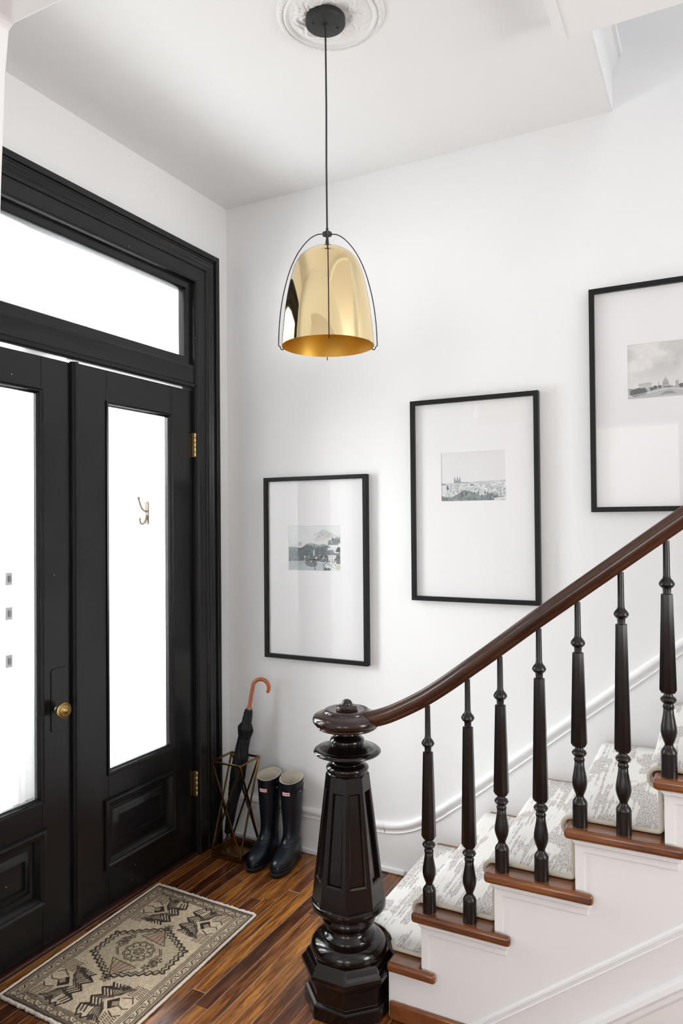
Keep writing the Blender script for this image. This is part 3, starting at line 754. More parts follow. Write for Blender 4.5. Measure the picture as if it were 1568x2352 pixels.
def photo_city():
    c = Canvas(1, .745, 190, 144, (.90, .895, .90)); X, Y = c.X, c.Y
    n = c.noise(8, 6, 11); nf = c.noise(60, 45, 12, 2); nb = c.noise(24, 18, 14, 3)
    c.C[:] = (.925+.015*(n-.5)[..., None])*np.array([1, .994, 1.0])
    hz = .47-.03*X
    m = (Y > hz).astype(float); c.put(m, g(.86))
    c.put(m*(nf > .5), g(.74, COOL), .55); c.put(m*(nf < .38), g(.95), .8)
    c.put(m*(nb > .56)*(Y > .5), g(.66, COOL), .5)
    c.put(np.exp(-((Y-hz-.01)/.012)**2)*(Y > hz), g(.80), .7)
    for x, t in ((.215, .36), (.255, .345), (.295, .36)):
        c.poly([(x-.012, .45), (x, t), (x+.012, .45)], g(.60, COOL)); c.poly([(x-.010, .40), (x+.010, .40), (x+.010, .46), (x-.010, .46)], g(.58, COOL))
    c.poly([(.205, .43), (.31, .43), (.315, .465), (.205, .465)], g(.62, COOL)); c.poly([(.31, .455), (.43, .455), (.43, .475), (.31, .475)], g(.70, COOL))
    c.poly([(0, .46), (.06, .475), (.09, .5), (0, .5)], g(.66, COOL)); c.poly([(0, .5), (.08, .5), (.085, .62), (0, .62)], g(.90))
    r = np.random.default_rng(4)
    for i in range(90):
        x = r.uniform(.08, 1); y = r.uniform(.49, .66); w_ = r.uniform(.01, .035); c.poly([(x, y), (x+w_, y), (x+w_, y+.012), (x, y+.012)], g(r.choice([.96, .9, .66, .55]), COOL), .75)
    c.poly([(.085, .51), (.11, .50), (.12, .56), (.09, .57)], g(.42, COOL)); c.poly([(.45, .5), (.5, .49), (.52, .51), (.46, .52)], g(.5, COOL))
    tree = (Y > .66-.05*np.exp(-((X-.45)/.22)**2)+.03*np.sin(13*X)+.02*(n-.5)).astype(float)*(X < .82)
    c.put(tree, g(.56, (-.03, 0, .008))); c.put(tree*(nb > .52), g(.42, (-.03, 0, .006)), .6); c.put(tree*(nf < .4), g(.72, COOL), .5)
    for x, y, h in ((.33, .68, .09), (.39, .66, .07), (.58, .64, .06), (.68, .64, .07), (.72, .65, .05), (.83, .70, .10), (.86, .70, .10), (.76, .72, .09), (.52, .64, .04)):
        c.poly([(x-.014, y), (x, y-h), (x+.014, y)], g(.38, (-.02, 0, 0)))
    c.poly([(.85, .70), (1, .69), (1, .72), (.85, .725)], g(.9)); c.poly([(.88, .685), (.96, .675), (.96, .69), (.88, .695)], g(.5))
    return c
def photo_dome():
    c = Canvas(1, .74, 190, 144, (.86, .855, .85)); X, Y = c.X, c.Y
    n = c.noise(4, 4, 21, 5); n2 = c.noise(9, 6, 23, 4)
    v = .76+.15*np.clip((n-.36)*3, 0, 1)-.06*np.clip((n2-.5)*3, 0, 1)*np.clip((.4-Y)*8, 0, 1)
    v = v*(1-np.clip((Y-.36)/.2, 0, 1))+.885*np.clip((Y-.36)/.2, 0, 1)
    v = v*.62+.38*.97
    c.C[:] = v[..., None]*np.array([1.0, .992, .985])
    c.put((Y > .60).astype(float), g(.74)); c.put((Y > .655).astype(float), g(.78))
    c.poly([(.14, .55), (.30, .545), (.30, .61), (.14, .61)], g(.80)); c.poly([(.13, .545), (.16, .535), (.28, .53), (.305, .535), (.3, .555), (.14, .56)], g(.76))
    D = .47; K = .62
    zy = lambda y: .60+(y-.60)*K
    c.poly([(D-.085*K, zy(.56)), (D+.085*K, zy(.56)), (D+.1*K, .61), (D-.1*K, .61)], g(.74)); c.poly([(D-.06*K, zy(.51)), (D+.06*K, zy(.51)), (D+.065*K, zy(.565)), (D-.065*K, zy(.565))], g(.70))
    th = np.linspace(0, PI, 20); c.poly([(D+.055*K*math.cos(t), zy(.51-.075*math.sin(t))) for t in th], g(.70)); c.poly([(D-.012*K, zy(.44)), (D, zy(.36)), (D+.012*K, zy(.44))], g(.64))
    for i in range(5): c.line([(D-.05*K+.025*K*i, zy(.52)), (D-.05*K+.025*K*i, zy(.555))], .004, g(.58))
    for x in (.385, .62, .72): c.poly([(x-.012, .6), (x, .50), (x+.012, .6)], g(.70))
    c.poly([(.59, .53), (.62, .53), (.62, .6), (.59, .6)], g(.72))
    r = np.random.default_rng(9)
    for i in range(40):
        x = r.uniform(0, 1); c.poly([(x, .595), (x+.03, .595), (x+.03, .615), (x, .615)], g(r.uniform(.55, .8)), .7)
    for x, y, s_ in ((.08, .655, .05), (.13, .645, .055), (.19, .65, .05), (.30, .62, .022), (.345, .605, .028), (.40, .60, .022), (.66, .60, .03), (.7, .605, .025), (.76, .6, .03), (.86, .63, .05), (.93, .64, .05)):
        c.put((((X-x)/s_)**2+((Y-y)/(s_*1.0))**2 < 1+.5*(n2-.5)*2).astype(float), g(.40, (-.015, 0, -.01)), .9)
    c.line([(0, .70), (.25, .665), (.5, .625)], .008, g(.93)); c.line([(1, .70), (.75, .665), (.53, .625)], .008, g(.93))
    c.poly([(.06, .715), (.26, .675), (.5, .632), (.5, .70), (.3, .735), (.06, .74)], g(.76)); c.poly([(.94, .715), (.74, .675), (.52, .632), (.52, .70), (.7, .735), (.94, .74)], g(.77))
    c.poly([(.47, .66), (.55, .66), (.60, .70), (.40, .705)], g(.62)); c.poly([(.44, .60), (.56, .60), (.56, .615), (.44, .615)], g(.40), .8)
    return c

def picture(name, x0, z0, ph, paint, label):
    Wd, Hd = .580, .910
    E_ = empty(name, (x0+Wd/2, 0, z0)); tag(E_, label, 'picture', 'black framed prints up the stairs')
    bpy.context.view_layer.update()
    pr = [(0, 0), (0, .031), (.0015, .0325), (.0185, .0325), (.020, .031), (.020, .014), (.006, .014), (.006, 0)]
    ring('frame', M['frame'], E_, (x0, x0+Wd, z0, z0+Hd), pr, 'y', 0)
    px0, px1, pz0, pz1 = ph
    ring('mat', M['mat'], E_, (x0+.008, x0+Wd-.008, z0+.008, z0+Hd-.008), None, 'y', 0) if False else None
    m = MB()
    o = [(x0+.008, z0+.008), (x0+Wd-.008, z0+.008), (x0+Wd-.008, z0+Hd-.008), (x0+.008, z0+Hd-.008)]
    i1 = [(px0, pz0), (px1, pz0), (px1, pz1), (px0, pz1)]; dlt = .0018
    i2 = [(px0+dlt, pz0+dlt), (px1-dlt, pz0+dlt), (px1-dlt, pz1-dlt), (px0+dlt, pz1-dlt)]
    m.loft([[(a, -.0135, b) for a, b in o], [(a, -.0135, b) for a, b in i1], [(a, -.0115, b) for a, b in i2]], True)
    m.build('mat', M['mat'], E_)
    c = paint(); ww, hh = px1-px0, pz1-pz0
    c.mesh('print', lambda X, Y: np.stack([px0+X*ww, np.full_like(X, -.0112), pz1-Y/c.h*hh], 1), M['print'], E_)
    box('backing', M['frame'], E_, x0+.006, x0+Wd-.006, -.011, -.001, z0+.006, z0+Hd-.006)
    box('glass', M['pglass'], E_, x0+.0195, x0+Wd-.0195, -.0175, -.0158, z0+.0195, z0+Hd-.0195)
picture('picture', .245, .951, (.380, .676, 1.393, 1.616), photo_lake, 'black framed photo of a lakeside village, lowest picture above the boots')
picture('picture', 1.051, 1.274, (1.192, 1.488, 1.722, 1.941), photo_city, 'black framed photo of a pale city with church spires, middle of the three')
picture('picture', 1.840, 1.666, (1.983, 2.279, 2.115, 2.335), photo_dome, 'black framed photo of a domed skyline, highest picture above the handrail')

# ------------------------------------------------------------------ pendant lamp and ceiling medallion
LX, LY = 1.173, -1.038
MD = empty('ceiling_medallion', (LX+.017, LY+.003, H)); tag(MD, 'round white plaster ceiling medallion around the lamp canopy', 'ceiling medallion')
bpy.context.view_layer.update()
mx_, my_ = LX+.017, LY+.003
NR, NT_ = 60, 384
loops = []
for i in range(NR+1):
    rr = .03+(.178-.03)*i/NR; l = []
    for j in range(NT_):
        a = 2*PI*j/NT_; h = .006
        u = (rr-.055)/(.135-.055)
        if 0 < u < 1:
            lob = .5+.5*math.cos(8*a+1.2*math.sin(u*5)); fan = .5+.5*math.cos(48*a+3*u)
            h += .0065*math.sin(PI*u)*(.35+.65*lob)+.0024*fan*math.sin(PI*u)*(.4+.6*lob)+.002*math.sin(24*u+4*math.cos(8*a))*math.sin(PI*u)
        if .140 < rr < .156: h += .007*math.sin(PI*(rr-.140)/.016)
        if .158 < rr < .168: h += .003
        if rr > .168: h *= max(0, 1-(rr-.168)/.010)**.5
        l.append((mx_+rr*math.cos(a), my_+rr*math.sin(a), H-h))
    loops.append(l)
MB().loft(loops, True, True).build('relief', M['plaster'], MD, 60)
m = MB()
for k in range(84):
    a = 2*PI*k/84; m.lathe([(0, -.0050), (.0034, -.0036), (.0046, 0), (.0040, .0030)], (mx_+.163*math.cos(a), my_+.163*math.sin(a), H-.0095), 7)
o = m.build('bead_ring', M['plaster'], MD, 60); o['kind'] = 'stuff'

LP = empty('pendant_lamp', (LX, LY, H)); tag(LP, 'polished brass bell pendant lamp on a long black cord', 'lamp')
bpy.context.view_layer.update()
cp = MB().lathe([(.0, 3.270), (.058, 3.270), (.0645, 3.272), (.066, 3.275), (.066, 3.291), (.0655, 3.2925)], (LX, LY, 0), 56).build('canopy', M['lampblack'], LP, 35)
MB().lathe([(0, 3.260), (.006, 3.260), (.0085, 3.264), (.009, 3.270)], (LX, LY, 0), 20).build('cord_grip', M['lampblack'], cp, 40)
ca_ = math.atan2(CAM.y-LY, CAM.x-LX)
for sgn in (-1, 1):
    a = ca_+sgn*.95+(.9 if sgn > 0 else -.35)
    MB().lathe([(0, 3.2665), (.003, 3.2672), (.0042, 3.270)], (LX+.042*math.cos(a), LY+.042*math.sin(a), 0), 10).build('screw', M['wire'], cp, 40)
MB().tube([(LX, LY, 3.268), (LX+.001, LY, 3.0), (LX-.0005, LY, 2.8), (LX, LY, 2.585)], .0031, 10).build('cord', M['lampblack'], LP, 60)
sq = .0002383*.985
def lz(y): return 2.21+(1670-y)*.0002383
hub = MB().lathe([(.004, 2.573), (.0150, 2.574), (.0162, 2.576), (.0162, 2.582), (.0150, 2.584), (.005, 2.585), (.0038, 2.600)], (LX, LY, 0), 32).build('hub', M['lampblack'], LP, 40)
MB().lathe([(.0075, 2.531), (.0078, 2.536), (.0042, 2.565), (.004, 2.572)], (LX, LY, 0), 24).build('socket_stem', M['lampblack'], LP, 40)
sp = [(9, 300), (60, 302), (110, 309), (160, 321), (210, 336), (260, 357), (310, 386), (360, 424), (400, 466), (435, 520), (465, 585), (490, 655), (512, 730), (533, 815), (553, 905), (571, 1000), (587, 1100), (601, 1200), (614, 1310), (626, 1430), (637, 1550), (645, 1670)]
so = [(r*sq, lz(y)) for r, y in sp]
th_ = .0012
shade = MB().lathe(so, (LX, LY, 0), 96, cap=False).build('shade', M['brass'], LP, 80)
si = [(max(r-th_, .001), z-(th_ if i < 6 else th_*.4)) for i, (r, z) in enumerate(so)]; si[-1] = (si[-1][0], so[-1][1])
MB().lathe(si+[so[-1]], (LX, LY, 0), 96, cap=False).build('shade_lining', M['brass_in'], shade, 60)
MB().lathe([(.0, 2.50), (.019, 2.50), (.021, 2.505), (.021, 2.532)], (LX, LY, 0), 24).build('bulb_socket', M['lampblack'], LP, 40)
bulb = plain('frosted_bulb', (.8, .78, .74), .3)
MB().lathe([(0, 2.402), (.012, 2.404), (.022, 2.412), (.028, 2.426), (.0295, 2.442), (.026, 2.46), (.018, 2.482), (.014, 2.50)], (LX, LY, 0), 28).build('bulb', bulb, LP, 60)
wp = [(63, 122), (95, 121), (130, 126), (175, 143), (230, 178), (290, 232), (345, 296), (400, 372), (450, 460), (490, 545), (528, 640), (560, 740), (590, 850), (618, 970), (640, 1085), (658, 1210), (672, 1340), (681, 1480), (686, 1600), (688, 1655), (684, 1664), (672, 1672), (664, 1682), (660, 1696), (652, 1710), (640, 1717), (626, 1714), (612, 1702)]
for q4 in range(4):
    a = ca_+PI/2*q4+.02
    MB().tube([(LX+r*sq*math.cos(a), LY+r*sq*math.sin(a), lz(y)) for r, y in wp], .0017, 8).build('support_wire', M['wire'], LP, 60)

# ------------------------------------------------------------------ umbrella stand
SX0, SX1, SY0, SY1, SZ = .080, .247, -.254, -.090, .463
US = empty('umbrella_stand', (.163, -.172, 0)); tag(US, 'square antique brass umbrella stand with crossed bars', 'umbrella stand')
bpy.context.view_layer.update()
tray = MB().box(SX0-.004, SX1+.004, SY0-.004, SY1+.004, 0, .010).build('base_tray', M['antique'], US, None, .0015)
for a in ((SX0-.004, SX1+.004, SY0-.004, SY0+.001), (SX0-.004, SX1+.004, SY1-.001, SY1+.004), (SX0-.004, SX0+.001, SY0+.001, SY1-.001), (SX1-.001, SX1+.004, SY0+.001, SY1-.001)):
    box('tray_lip', M['antique'], tray, *a, .010, .032, .001)
def bar_(p, q_, r=.0042):
    P, Q = Vector(p), Vector(q_); d = (Q-P).normalized()
    sidev = d.cross(Vector((0, 0, 1)));
    if sidev.length < .1: sidev = Vector((1, 0, 0))
    sidev.normalize(); upv = sidev.cross(d)
    L = [[tuple(c+sidev*(r*s1)+upv*(r*s2)) for s1, s2 in ((-1, -1), (1, -1), (1, 1), (-1, 1))] for c in (P, Q)]
    return MB().loft(L, True, True, True)
cor = [(SX0, SY0), (SX1, SY0), (SX1, SY1), (SX0, SY1)]
for i in range(4):
    a, b = cor[i], cor[(i+1) % 4]
    bar_((*a, SZ), (*b, SZ), .0045).build('top_rail', M['antique'], US, None, .0008)
    bar_((*a, .03), (*b, SZ), .004).build('cross_bar', M['antique'], US, None, .0008)
    bar_((*b, .03), (*a, SZ), .004).build('cross_bar', M['antique'], US, None, .0008)

# ------------------------------------------------------------------ umbrella
tip, hb = Vector((.096, -.172, .012)), Vector((.216, -.130, .706))
UM = empty('umbrella', tuple(tip)); tag(UM, 'furled black umbrella with curved tan wooden handle in the brass stand', 'umbrella')
bpy.context.view_layer.update()
axd = (hb-tip).normalized(); s1 = axd.cross(Vector((0, 1, 0))).normalized(); s2 = axd.cross(s1); Lu = (hb-tip).length
MB().tube([tuple(tip), tuple(tip+axd*.02), tuple(tip+axd*.085)], [.0035, .0045, .0055], 12).build('ferrule', M['lampblack'], UM, 60)
upf = [(.10, .007), (.108, .013), (.12, .0165), (.2, .020), (.3, .0235), (.42, .030), (.52, .035), (.60, .038), (.66, .0365), (.70, .031), (.74, .029), (.77, .028), (.80, .028), (.835, .034), (.865, .0385), (.885, .032), (.90, .0245), (.94, .0235), (.985, .021), (1.005, .016)]
loops = []
for i in range(len(upf)-1):
    for kk in range(3):
        t = kk/3; f_ = upf[i][0]*(1-t)+upf[i+1][0]*t; r_ = upf[i][1]*(1-t)+upf[i+1][1]*t
        c = tip+axd*(Lu*f_); l = []
        for j in range(48):
            a = 2*PI*j/48; ph = a+f_*5.5
            fold = .10*math.cos(4*ph)+.07*math.cos(9*ph+12*f_)+.03*math.sin(16*ph)
            if f_ > .9: fold = .05*math.cos(14*(f_*18)+a)
            rr = r_*(1+fold); l.append(tuple(c+rr*(math.cos(a)*s1+math.sin(a)*s2)))
        loops.append(l)
MB().loft(loops, True, True, True).build('canopy', M['umb'], UM, 60)
st = MB(); c = tip+axd*(Lu*.775)
st.loft([[tuple(c+axd*h+r_*(math.cos(2*PI*j/32)*s1+math.sin(2*PI*j/32)*s2)) for j in range(32)] for h, r_ in ((-.011, .0285), (-.011, .0315), (.011, .0310), (.011, .0275))], True)
st.build('strap', M['umb'], UM, 50)
for j in range(8):
    a = 2*PI*j/8; b0 = tip+axd*(Lu*.985)+.0165*(math.cos(a)*s1+math.sin(a)*s2); b1 = tip+axd*(Lu*1.018)+.0135*(math.cos(a)*s1+math.sin(a)*s2)
    MB().tube([tuple(b0), tuple(b1)], .0016, 6).build('rib_tip', M['steel'], UM, 60)
hp = [tip+axd*(Lu*.985), hb, hb+axd*.05, hb+axd*.10]
ux = Vector((.86, .30, 0)); ux = (ux-axd*ux.dot(axd)).normalized()
cc = hb+axd*.118+ux*.041
for i in range(17):
    a = math.radians(180-205*i/16); hp.append(cc+.041*(math.cos(a)*ux+math.sin(a)*axd))
MB().tube([tuple(p) for p in hp], [.0095]*3+[.0098]*(len(hp)-5)+[.0088, .0075], 16).build('handle', M['handle'], UM, 60)

# ------------------------------------------------------------------ rain boots
def text_mesh(txt, size):
    cu = bpy.data.curves.new('lettering', 'FONT'); cu.body = txt; cu.size = size; cu.align_x = 'CENTER'; cu.align_y = 'CENTER'; cu.extrude = .0003; cu.offset = size*.018
    o = bpy.data.objects.new('tmp', cu); COL.objects.link(o); bpy.context.view_layer.update()
    me = bpy.data.meshes.new_from_object(o.evaluated_get(bpy.context.evaluated_depsgraph_get()))
    bpy.data.objects.remove(o); return me
HUN = text_mesh('HUNTER', .0125)
bs = [(.000, -.070, .185, .0405), (.006, -.074, .192, .045), (.017, -.075, .193, .0465), (.020, -.068, .186, .0445), (.030, -.067, .1865, .0465), (.045, -.067, .184, .0475), (.058, -.067, .176, .0475), (.068, -.066, .163, .0465), (.077, -.066, .145, .045), (.086, -.065, .124, .0435), (.096, -.063, .101, .042), (.108, -.060, .080, .0405), (.122, -.058, .064, .0395), (.140, -.057, .055, .0395), (.165, -.058, .051, .041), (.20, -.061, .051, .0445), (.24, -.064, .053, .0485), (.29, -.066, .056, .052), (.34, -.0665, .059, .054), (.378, -.066, .060, .0548), (.380, -.0675, .0615, .0562), (.400, -.067, .062, .0565)]
def slice_(z, ub, uf, hw, n=36, grow=0):
    out = []; 
    for j in range(n):
        a = 2*PI*j/n; ca2, sa2 = math.cos(a), math.sin(a)
        L = uf-ub
        if L > .155:
            k = min(1, (L-.155)/.10)
            mid = (ub+uf)/2; u = mid+(L/2+grow)*math.copysign(abs(ca2)**(1-.25*k), ca2)
            rel = (u-ub)/L
            ww = hw*(1-.22*k*math.exp(-((rel-.38)/.2)**2))
            v = (ww+grow)*math.copysign(abs(sa2)**(1-.2*k), sa2)
        else:
            u = (ub+uf)/2+(L/2+grow)*ca2; v = (hw+grow)*sa2
        out.append((u, v, z+(.010*(u/.06) if z > .375 else 0)*0))
    return out
def boot(cx, cy, ang, lean, label):
    B_ = empty('rain_boot', (cx, cy, 0)); tag(B_, label, 'boot', 'pair of navy rain boots')
    R = Matrix.Rotation(ang, 3, 'Z')
    def tf(p):
        q_ = R @ Vector((p[0]+lean[0]*p[2], p[1]+lean[1]*p[2], 0)); z = p[2]
        if z > .30: z += (z-.30)/.10*(-.012)*(p[0]/.06)
        return (cx+q_.x, cy+q_.y, z)
    up_ = bs[3:]
    MB().loft([[tf(p) for p in slice_(*b)] for b in up_], True, True).build('boot_upper', M['rubber'], B_, 40)
    MB().loft([[tf(p) for p in slice_(*b)] for b in bs[:4]], True, True, True).build('sole', M['sole'], B_, 40)
    inn = [b for b in bs if b[0] >= .165]
    lp = [[tf(p) for p in slice_(*bs[-1])]]+[[tf(p) for p in slice_(b[0], b[1], b[2], b[3], grow=-.0028)] for b in inn[::-1]]
    MB().loft(lp, True, False, True).build('lining', M['lining'], B_, 60)
    for z, ub, uf, hw, t_ in ((.1085, -.0600, .0800, .0405, .0022), (.100, -.062, .0935, .0415, .0018)):
        MB().tube([tf(p) for p in slice_(z, ub, uf, hw, 36)]+[tf(slice_(z, ub, uf, hw, 36)[0])], t_, 6).build('instep_rib', M['rubber'], B_, 60)
    MB().tube([tf(p) for p in slice_(.034, -.067, .1865, .0468, 36)]+[tf(slice_(.034, -.067, .1865, .0468, 36)[0])], .0022, 6).build('welt', M['rubber'], B_, 60)
    # rectangular front label
    zc = .345; f0 = .0603
    def lab(v, z, out): 
        u = -.0037+.0634*math.sqrt(max(0, 1-(v/.0545)**2))+out
        return tf((u, v, z))
    def patch(w_, h_, out, mat, nm, par):
        loops = [[lab(-w_+2*w_*i/10, zc-h_, out) for i in range(11)], [lab(-w_+2*w_*i/10, zc+h_, out) for i in range(11)], [lab(-w_+2*w_*i/10, zc+h_, out-.003) for i in range(11)], [lab(-w_+2*w_*i/10, zc-h_, out-.003) for i in range(11)]]
        return MB().loft(loops+[loops[0]], False).build(nm, mat, par)
    l1 = patch(.0205, .0098, .0012, M['red'], 'label_border', B_)
    patch(.0182, .0077, .0018, M['labelwhite'], 'label_field', l1)
    me2 = HUN.copy(); 
    xs_ = [v.co.x for v in me2.vertices]; wd_ = max(xs_)-min(xs_); sc_ = .0315/wd_
    for v in me2.vertices: v.co = Vector(lab(v.co.x*sc_, zc+v.co.y*min(sc_, 1), .0022+v.co.z))
    me2.materials.clear(); me2.materials.append(M['ink']); me2.update(); link('lettering', me2, l1)
    # side strap and buckle
    def side(ang_, z, out): 
        return tf((-.003+(.0635+out)*math.cos(ang_), (.0545+out)*math.sin(ang_), z))
    pts = [side(math.radians(52+6*i), .350+.0006*i, .0015) for i in range(15)]
    m = MB(); lo = []
    for i in range(15):
        a = math.radians(52+6*i); zc2 = .345+.0006*i; hh = .011*(.75 if i in (0,) else 1)
        lo.append([side(a, zc2-hh, -.001), side(a, zc2-hh, .0022), side(a, zc2+hh, .0022), side(a, zc2+hh, -.001)])
    sO = m.loft(lo, True, True, True).build('strap', M['rubber'], B_, 40)
    bk = [side(math.radians(108+t), .353+dzz, .005) for t, dzz in ((-6, -.014), (6, -.014), (6, .014), (-6, .014), (-6, -.014))]
    MB().tube(bk, .0019, 8).build('buckle', M['steel'], sO, 60)
    MB().lathe([(0, -.003), (.003, -.002), (.004, 0), (.003, .002), (0, .003)], side(math.radians(72), .350, .003), 12).build('stud', M['steel'], sO, 60)
    return B_
boot(.452, -.118, math.radians(-84), (.0, .0), 'navy rain boot beside the newel post, its side buckle showing')
boot(.328, -.124, math.radians(-86), (.0, .0), 'navy rain boot next to the brass umbrella stand')

# ------------------------------------------------------------------ rug
RW, RL = 54.0, 83.5
rc = Canvas(RW, RL, 350, 540, (.66, .60, .51)); X, Y = rc.X, rc.Y
n1 = rc.noise(5, 8, 31, 4); n2 = rc.noise(60, 90, 32, 2)
rc.C[:] = np.array([.795, .725, .62])*(1+.16*(n1-.5)+.12*(n2-.5))[..., None]
DK = (.17, .125, .10); BR = (.30, .215, .165); TAN = (.70, .66, .55); PK = (.60, .42, .36)
def rect_line(i, wd, c, a=1.0): rc.line([(i, i*.8), (RW-i, i*.8), (RW-i, RL-i*.8), (i, RL-i*.8), (i, i*.8)], wd, c, a)
for i, w_ in ((1.2, .7), (1.95, .32), (2.6, .42)): rect_line(i, w_, DK, .9)
for i, w_ in ((5.9, .35), (6.6, .35), (7.3, .3)): rect_line(i, w_, DK, .85)
# border meander: hooked vine with buds
def vine(p0, p1, nrm, nrep):
    P0, P1, N = np.array(p0), np.array(p1), np.array(nrm); T_ = (P1-P0)/nrep
    pts = []
    for k in range(nrep):
        b = P0+T_*k
        for u_, v_ in ((0, -1), (.25, -1), (.4, .9), (.75, .9), (.9, -1)): pts.append(tuple(b+T_*u_+N*v_*.85))
        c0 = b+T_*.18; rc.line([tuple(c0+T_*(.16*math.cos(t))+N*(.55*math.sin(t)+.45)) for t in np.linspace(0, 2*PI, 9)], .32, DK, .7)
        c0 = b+T_*.62; rc.line([tuple(c0+T_*(.16*math.cos(t))+N*(.5*math.sin(t)-.35)) for t in np.linspace(0, 2*PI, 9)], .32, DK, .65)
        rc.put((np.hypot(X-c0[0], Y-c0[1]) < .5).astype(float), (.74, .72, .58), .6)
    rc.line(pts, .38, DK, .85)
vine((4.2, 3.4), (4.2, RL-3.4), (1, 0), 13); vine((RW-4.2, 3.4), (RW-4.2, RL-3.4), (-1, 0), 13)
vine((4.2, 3.4), (RW-4.2, 3.4), (0, 1), 8); vine((4.2, RL-3.4), (RW-4.2, RL-3.4), (0, -1), 8)
CX, CY = RW/2, RL/2
def zig(p0, p1, n, amp):
    P0, P1 = np.array(p0), np.array(p1); T_ = P1-P0; N = np.array([-T_[1], T_[0]])/np.hypot(*T_)
    out = []
    for k in range(2*n+1): out.append(tuple(P0+T_*k/(2*n)+N*amp*(1 if k % 2 else -1)))
    return out
hexa = [(0, -17), (16.5, -8.5), (17, 5.5), (0, 17), (-16.5, 8.5), (-17, -5.5)]
Hx = [(CX+a, CY+b) for a, b in hexa]
rc.poly(Hx, (.665, .625, .51), .6)
for sc_, w_ in ((1.0, .8), (.90, .5)):
    for i in range(6):
        a, b = hexa[i], hexa[(i+1) % 6]
        rc.line(zig((CX+a[0]*sc_, CY+a[1]*sc_), (CX+b[0]*sc_, CY+b[1]*sc_), 7 if i % 3 != 1 else 5, .55), w_, DK, .9)
def flower(x, y, r, c=DK, petals=8, a=.85):
    for k in range(petals):
        t = 2*PI*k/petals; rc.line([(x+r*math.cos(t)+.30*r*math.cos(u_), y+r*math.sin(t)+.30*r*math.sin(u_)) for u_ in np.linspace(0, 2*PI, 7)], .35, c, a)
    rc.line([(x+.5*r*math.cos(u_), y+.5*r*math.sin(u_)) for u_ in np.linspace(0, 2*PI, 9)], .3, c, a*.8)
flower(CX, CY, 4.3, DK, 10); flower(CX, CY, 1.6, DK, 6)
rc.line([(CX+5.9*math.cos(t)*(1+.06*math.cos(10*t)), CY+5.9*math.sin(t)*(1+.06*math.cos(10*t))) for t in np.linspace(0, 2*PI, 60)], .4, DK, .8)
for sx, sy in ((1, 1), (-1, -1)):
    rc.poly([(CX+sx*-4, CY+sy*-8), (CX, CY+sy*-15.5), (CX+sx*5, CY+sy*-9), (CX+sx*1, CY+sy*-7.2)], PK, .35)
    for k in range(5): rc.line([(CX+sx*(-5+k*2.4), CY+sy*-7.0), (CX+sx*(-3.6+k*1.9), CY+sy*-10), (CX+sx*(-1.5+k*1.1), CY+sy*-13.5)], .32, BR, .85)
    rc.line([(CX+sx*-6, CY+sy*-8.2), (CX+sx*6.5, CY+sy*-7.2), (CX, CY+sy*-15.5), (CX+sx*-6, CY+sy*-8.2)], .4, BR, .9)
    flower(CX, CY+sy*-17.3, 1.6, DK, 6); flower(CX+sx*10.5, CY+sy*1.0, 1.3, DK, 5); flower(CX+sx*-10, CY+sy*-3.4, 1.6, DK, 6, .8); flower(CX+sx*9, CY+sy*6.2, 1.2, DK, 5)
    rc.line([(CX+sx*6, CY+sy*-5), (CX+sx*9, CY+sy*-2), (CX+sx*7.5, CY+sy*2), (CX+sx*11, CY+sy*4.5)], .5, BR, .85)
    rc.line([(CX+sx*6.9, CY+sy*-5), (CX+sx*9.9, CY+sy*-2), (CX+sx*8.4, CY+sy*2), (CX+sx*11.9, CY+sy*4.5)], .3, DK, .8)
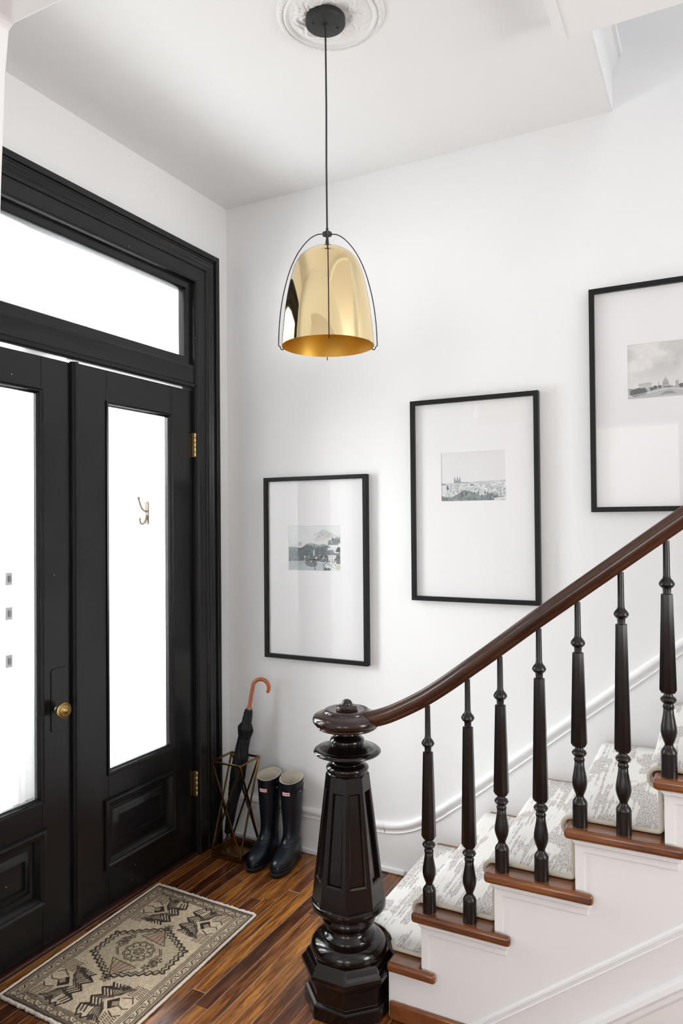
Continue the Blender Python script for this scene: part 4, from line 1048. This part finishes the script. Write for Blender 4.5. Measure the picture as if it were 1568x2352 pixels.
# four corner birds / hooked motifs
for sx in (1, -1):
    for sy in (1, -1):
        def Q(a, b): return (CX+sx*a, CY+sy*b)
        rc.poly([Q(9.5, 26), Q(12.5, 22.8), Q(15, 26), Q(12.5, 29)], DK, .95); rc.poly([Q(11.5, 25.5), Q(13.5, 24.2), Q(14.6, 26), Q(12.7, 27.3)], (.66, .58, .46), .95)
        zz = [(3.4, 34), (2.2, 31.2), (5.2, 29.4), (2.6, 26.6), (5.6, 24.2), (2.6, 21.4), (6.0, 19.4), (4.6, 17.8)]
        for o_, w_ in ((0, .85), (1.5, .55), (2.9, .6), (4.3, .4)):
            rc.line([Q(a_+o_, b_-.12*o_) for a_, b_ in zz[(1 if o_ > 3 else 0):]], w_, DK, .94)
        for k in range(6):
            rc.line([Q(8.6+k*.5, 27.0+k*.5), Q(8.0+k*.95, 31.2+k*.5), Q(9.0+k*1.15, 35.2)], .5, DK, .88)
            rc.line([Q(9.0+k*.55, 24.2-k*.5), Q(8.2+k*1.0, 20.6-k*.4), Q(9.4+k*1.1, 17.0)], .5, DK, .88)
        rc.poly([Q(8.2, 34.2), Q(10.2, 32.6), Q(12, 35.2), Q(10, 36)], DK, .75); rc.poly([Q(9, 18.6), Q(11, 20), Q(13, 17.4), Q(11, 16.6)], DK, .7)
        rc.line([Q(4, 34.6), Q(5, 36.2), Q(6.2, 34.8), Q(7.4, 36.4), Q(8.8, 34.9)], .7, DK, .9)
        rc.line([Q(13.5, 29.5), Q(16.5, 31), Q(18.6, 29.3)], .5, DK, .8); rc.line([Q(13.5, 22.6), Q(16.8, 21), Q(18.6, 23)], .5, DK, .8)
        rc.line([Q(15, 26), Q(17.2, 26.8), Q(18.8, 25.6)], .45, DK, .8)
        for k in range(7):
            for j in range(3):
                rc.line([Q(12.8+j*2.1+k*.15, 30.5+k*.9), Q(14.3+j*2.1+k*.15, 30.9+k*.9)], .42, BR, .8)
                rc.line([Q(13.6+j*2.0, 20.3-k*.85), Q(15.0+j*2.0, 20.6-k*.85)], .42, BR, .75)
rc.C = rc.C*(1+.22*(rc.noise(130, 200, 33, 1)-.5))[..., None]
RG = empty('rug', (.31, -1.0, 0)); tag(RG, 'small worn beige rug with brown tribal motifs before the doors', 'rug')
RX0, RY0 = .037, -.592
sk_ = -.016
def place(X, Y):
    x = RX0+X/100+.035*(Y/RL)*0; y = RY0-Y/100+sk_*X/RW
    z = .0075+.0012*np.sin(X*.35)*np.sin(Y*.22); return np.stack([x+.030*Y/RL, y, z], 1)
rc.mesh('pile', place, M['rug'], RG)
def rp_(X, Y): 
    p = place(np.array([float(X)]), np.array([float(Y)]))[0]; return p
body = MB(); c4 = [rp_(0, 0), rp_(RW, 0), rp_(RW, RL), rp_(0, RL)]
body.loft([[(p[0], p[1], .0012) for p in c4], [(p[0], p[1], .0055) for p in c4]], True, True, True).build('backing', M['fringe'], RG)
for e, (A_, B2) in enumerate((((0, 0), (RW, 0)), ((0, RL), (RW, RL)), ((0, 0), (0, RL)), ((RW, 0), (RW, RL)))):
    nn = 110; pts, rad = [], []
    for i in range(nn+1):
        t = i/nn; p = rp_(A_[0]+(B2[0]-A_[0])*t, A_[1]+(B2[1]-A_[1])*t)
        j = random.uniform(-.0016, .0016)*(1.5 if e < 2 else .5)
        pts.append((p[0]+j, p[1]+(.002 if e == 0 else -.002 if e == 1 else 0)+j, .0062)); rad.append((.0055+random.uniform(-.0012, .0016)) if e < 2 else .0042)
    MB().tube(pts, rad, 7).build('fringe' if e < 2 else 'selvage', M['fringe'], RG, 60)
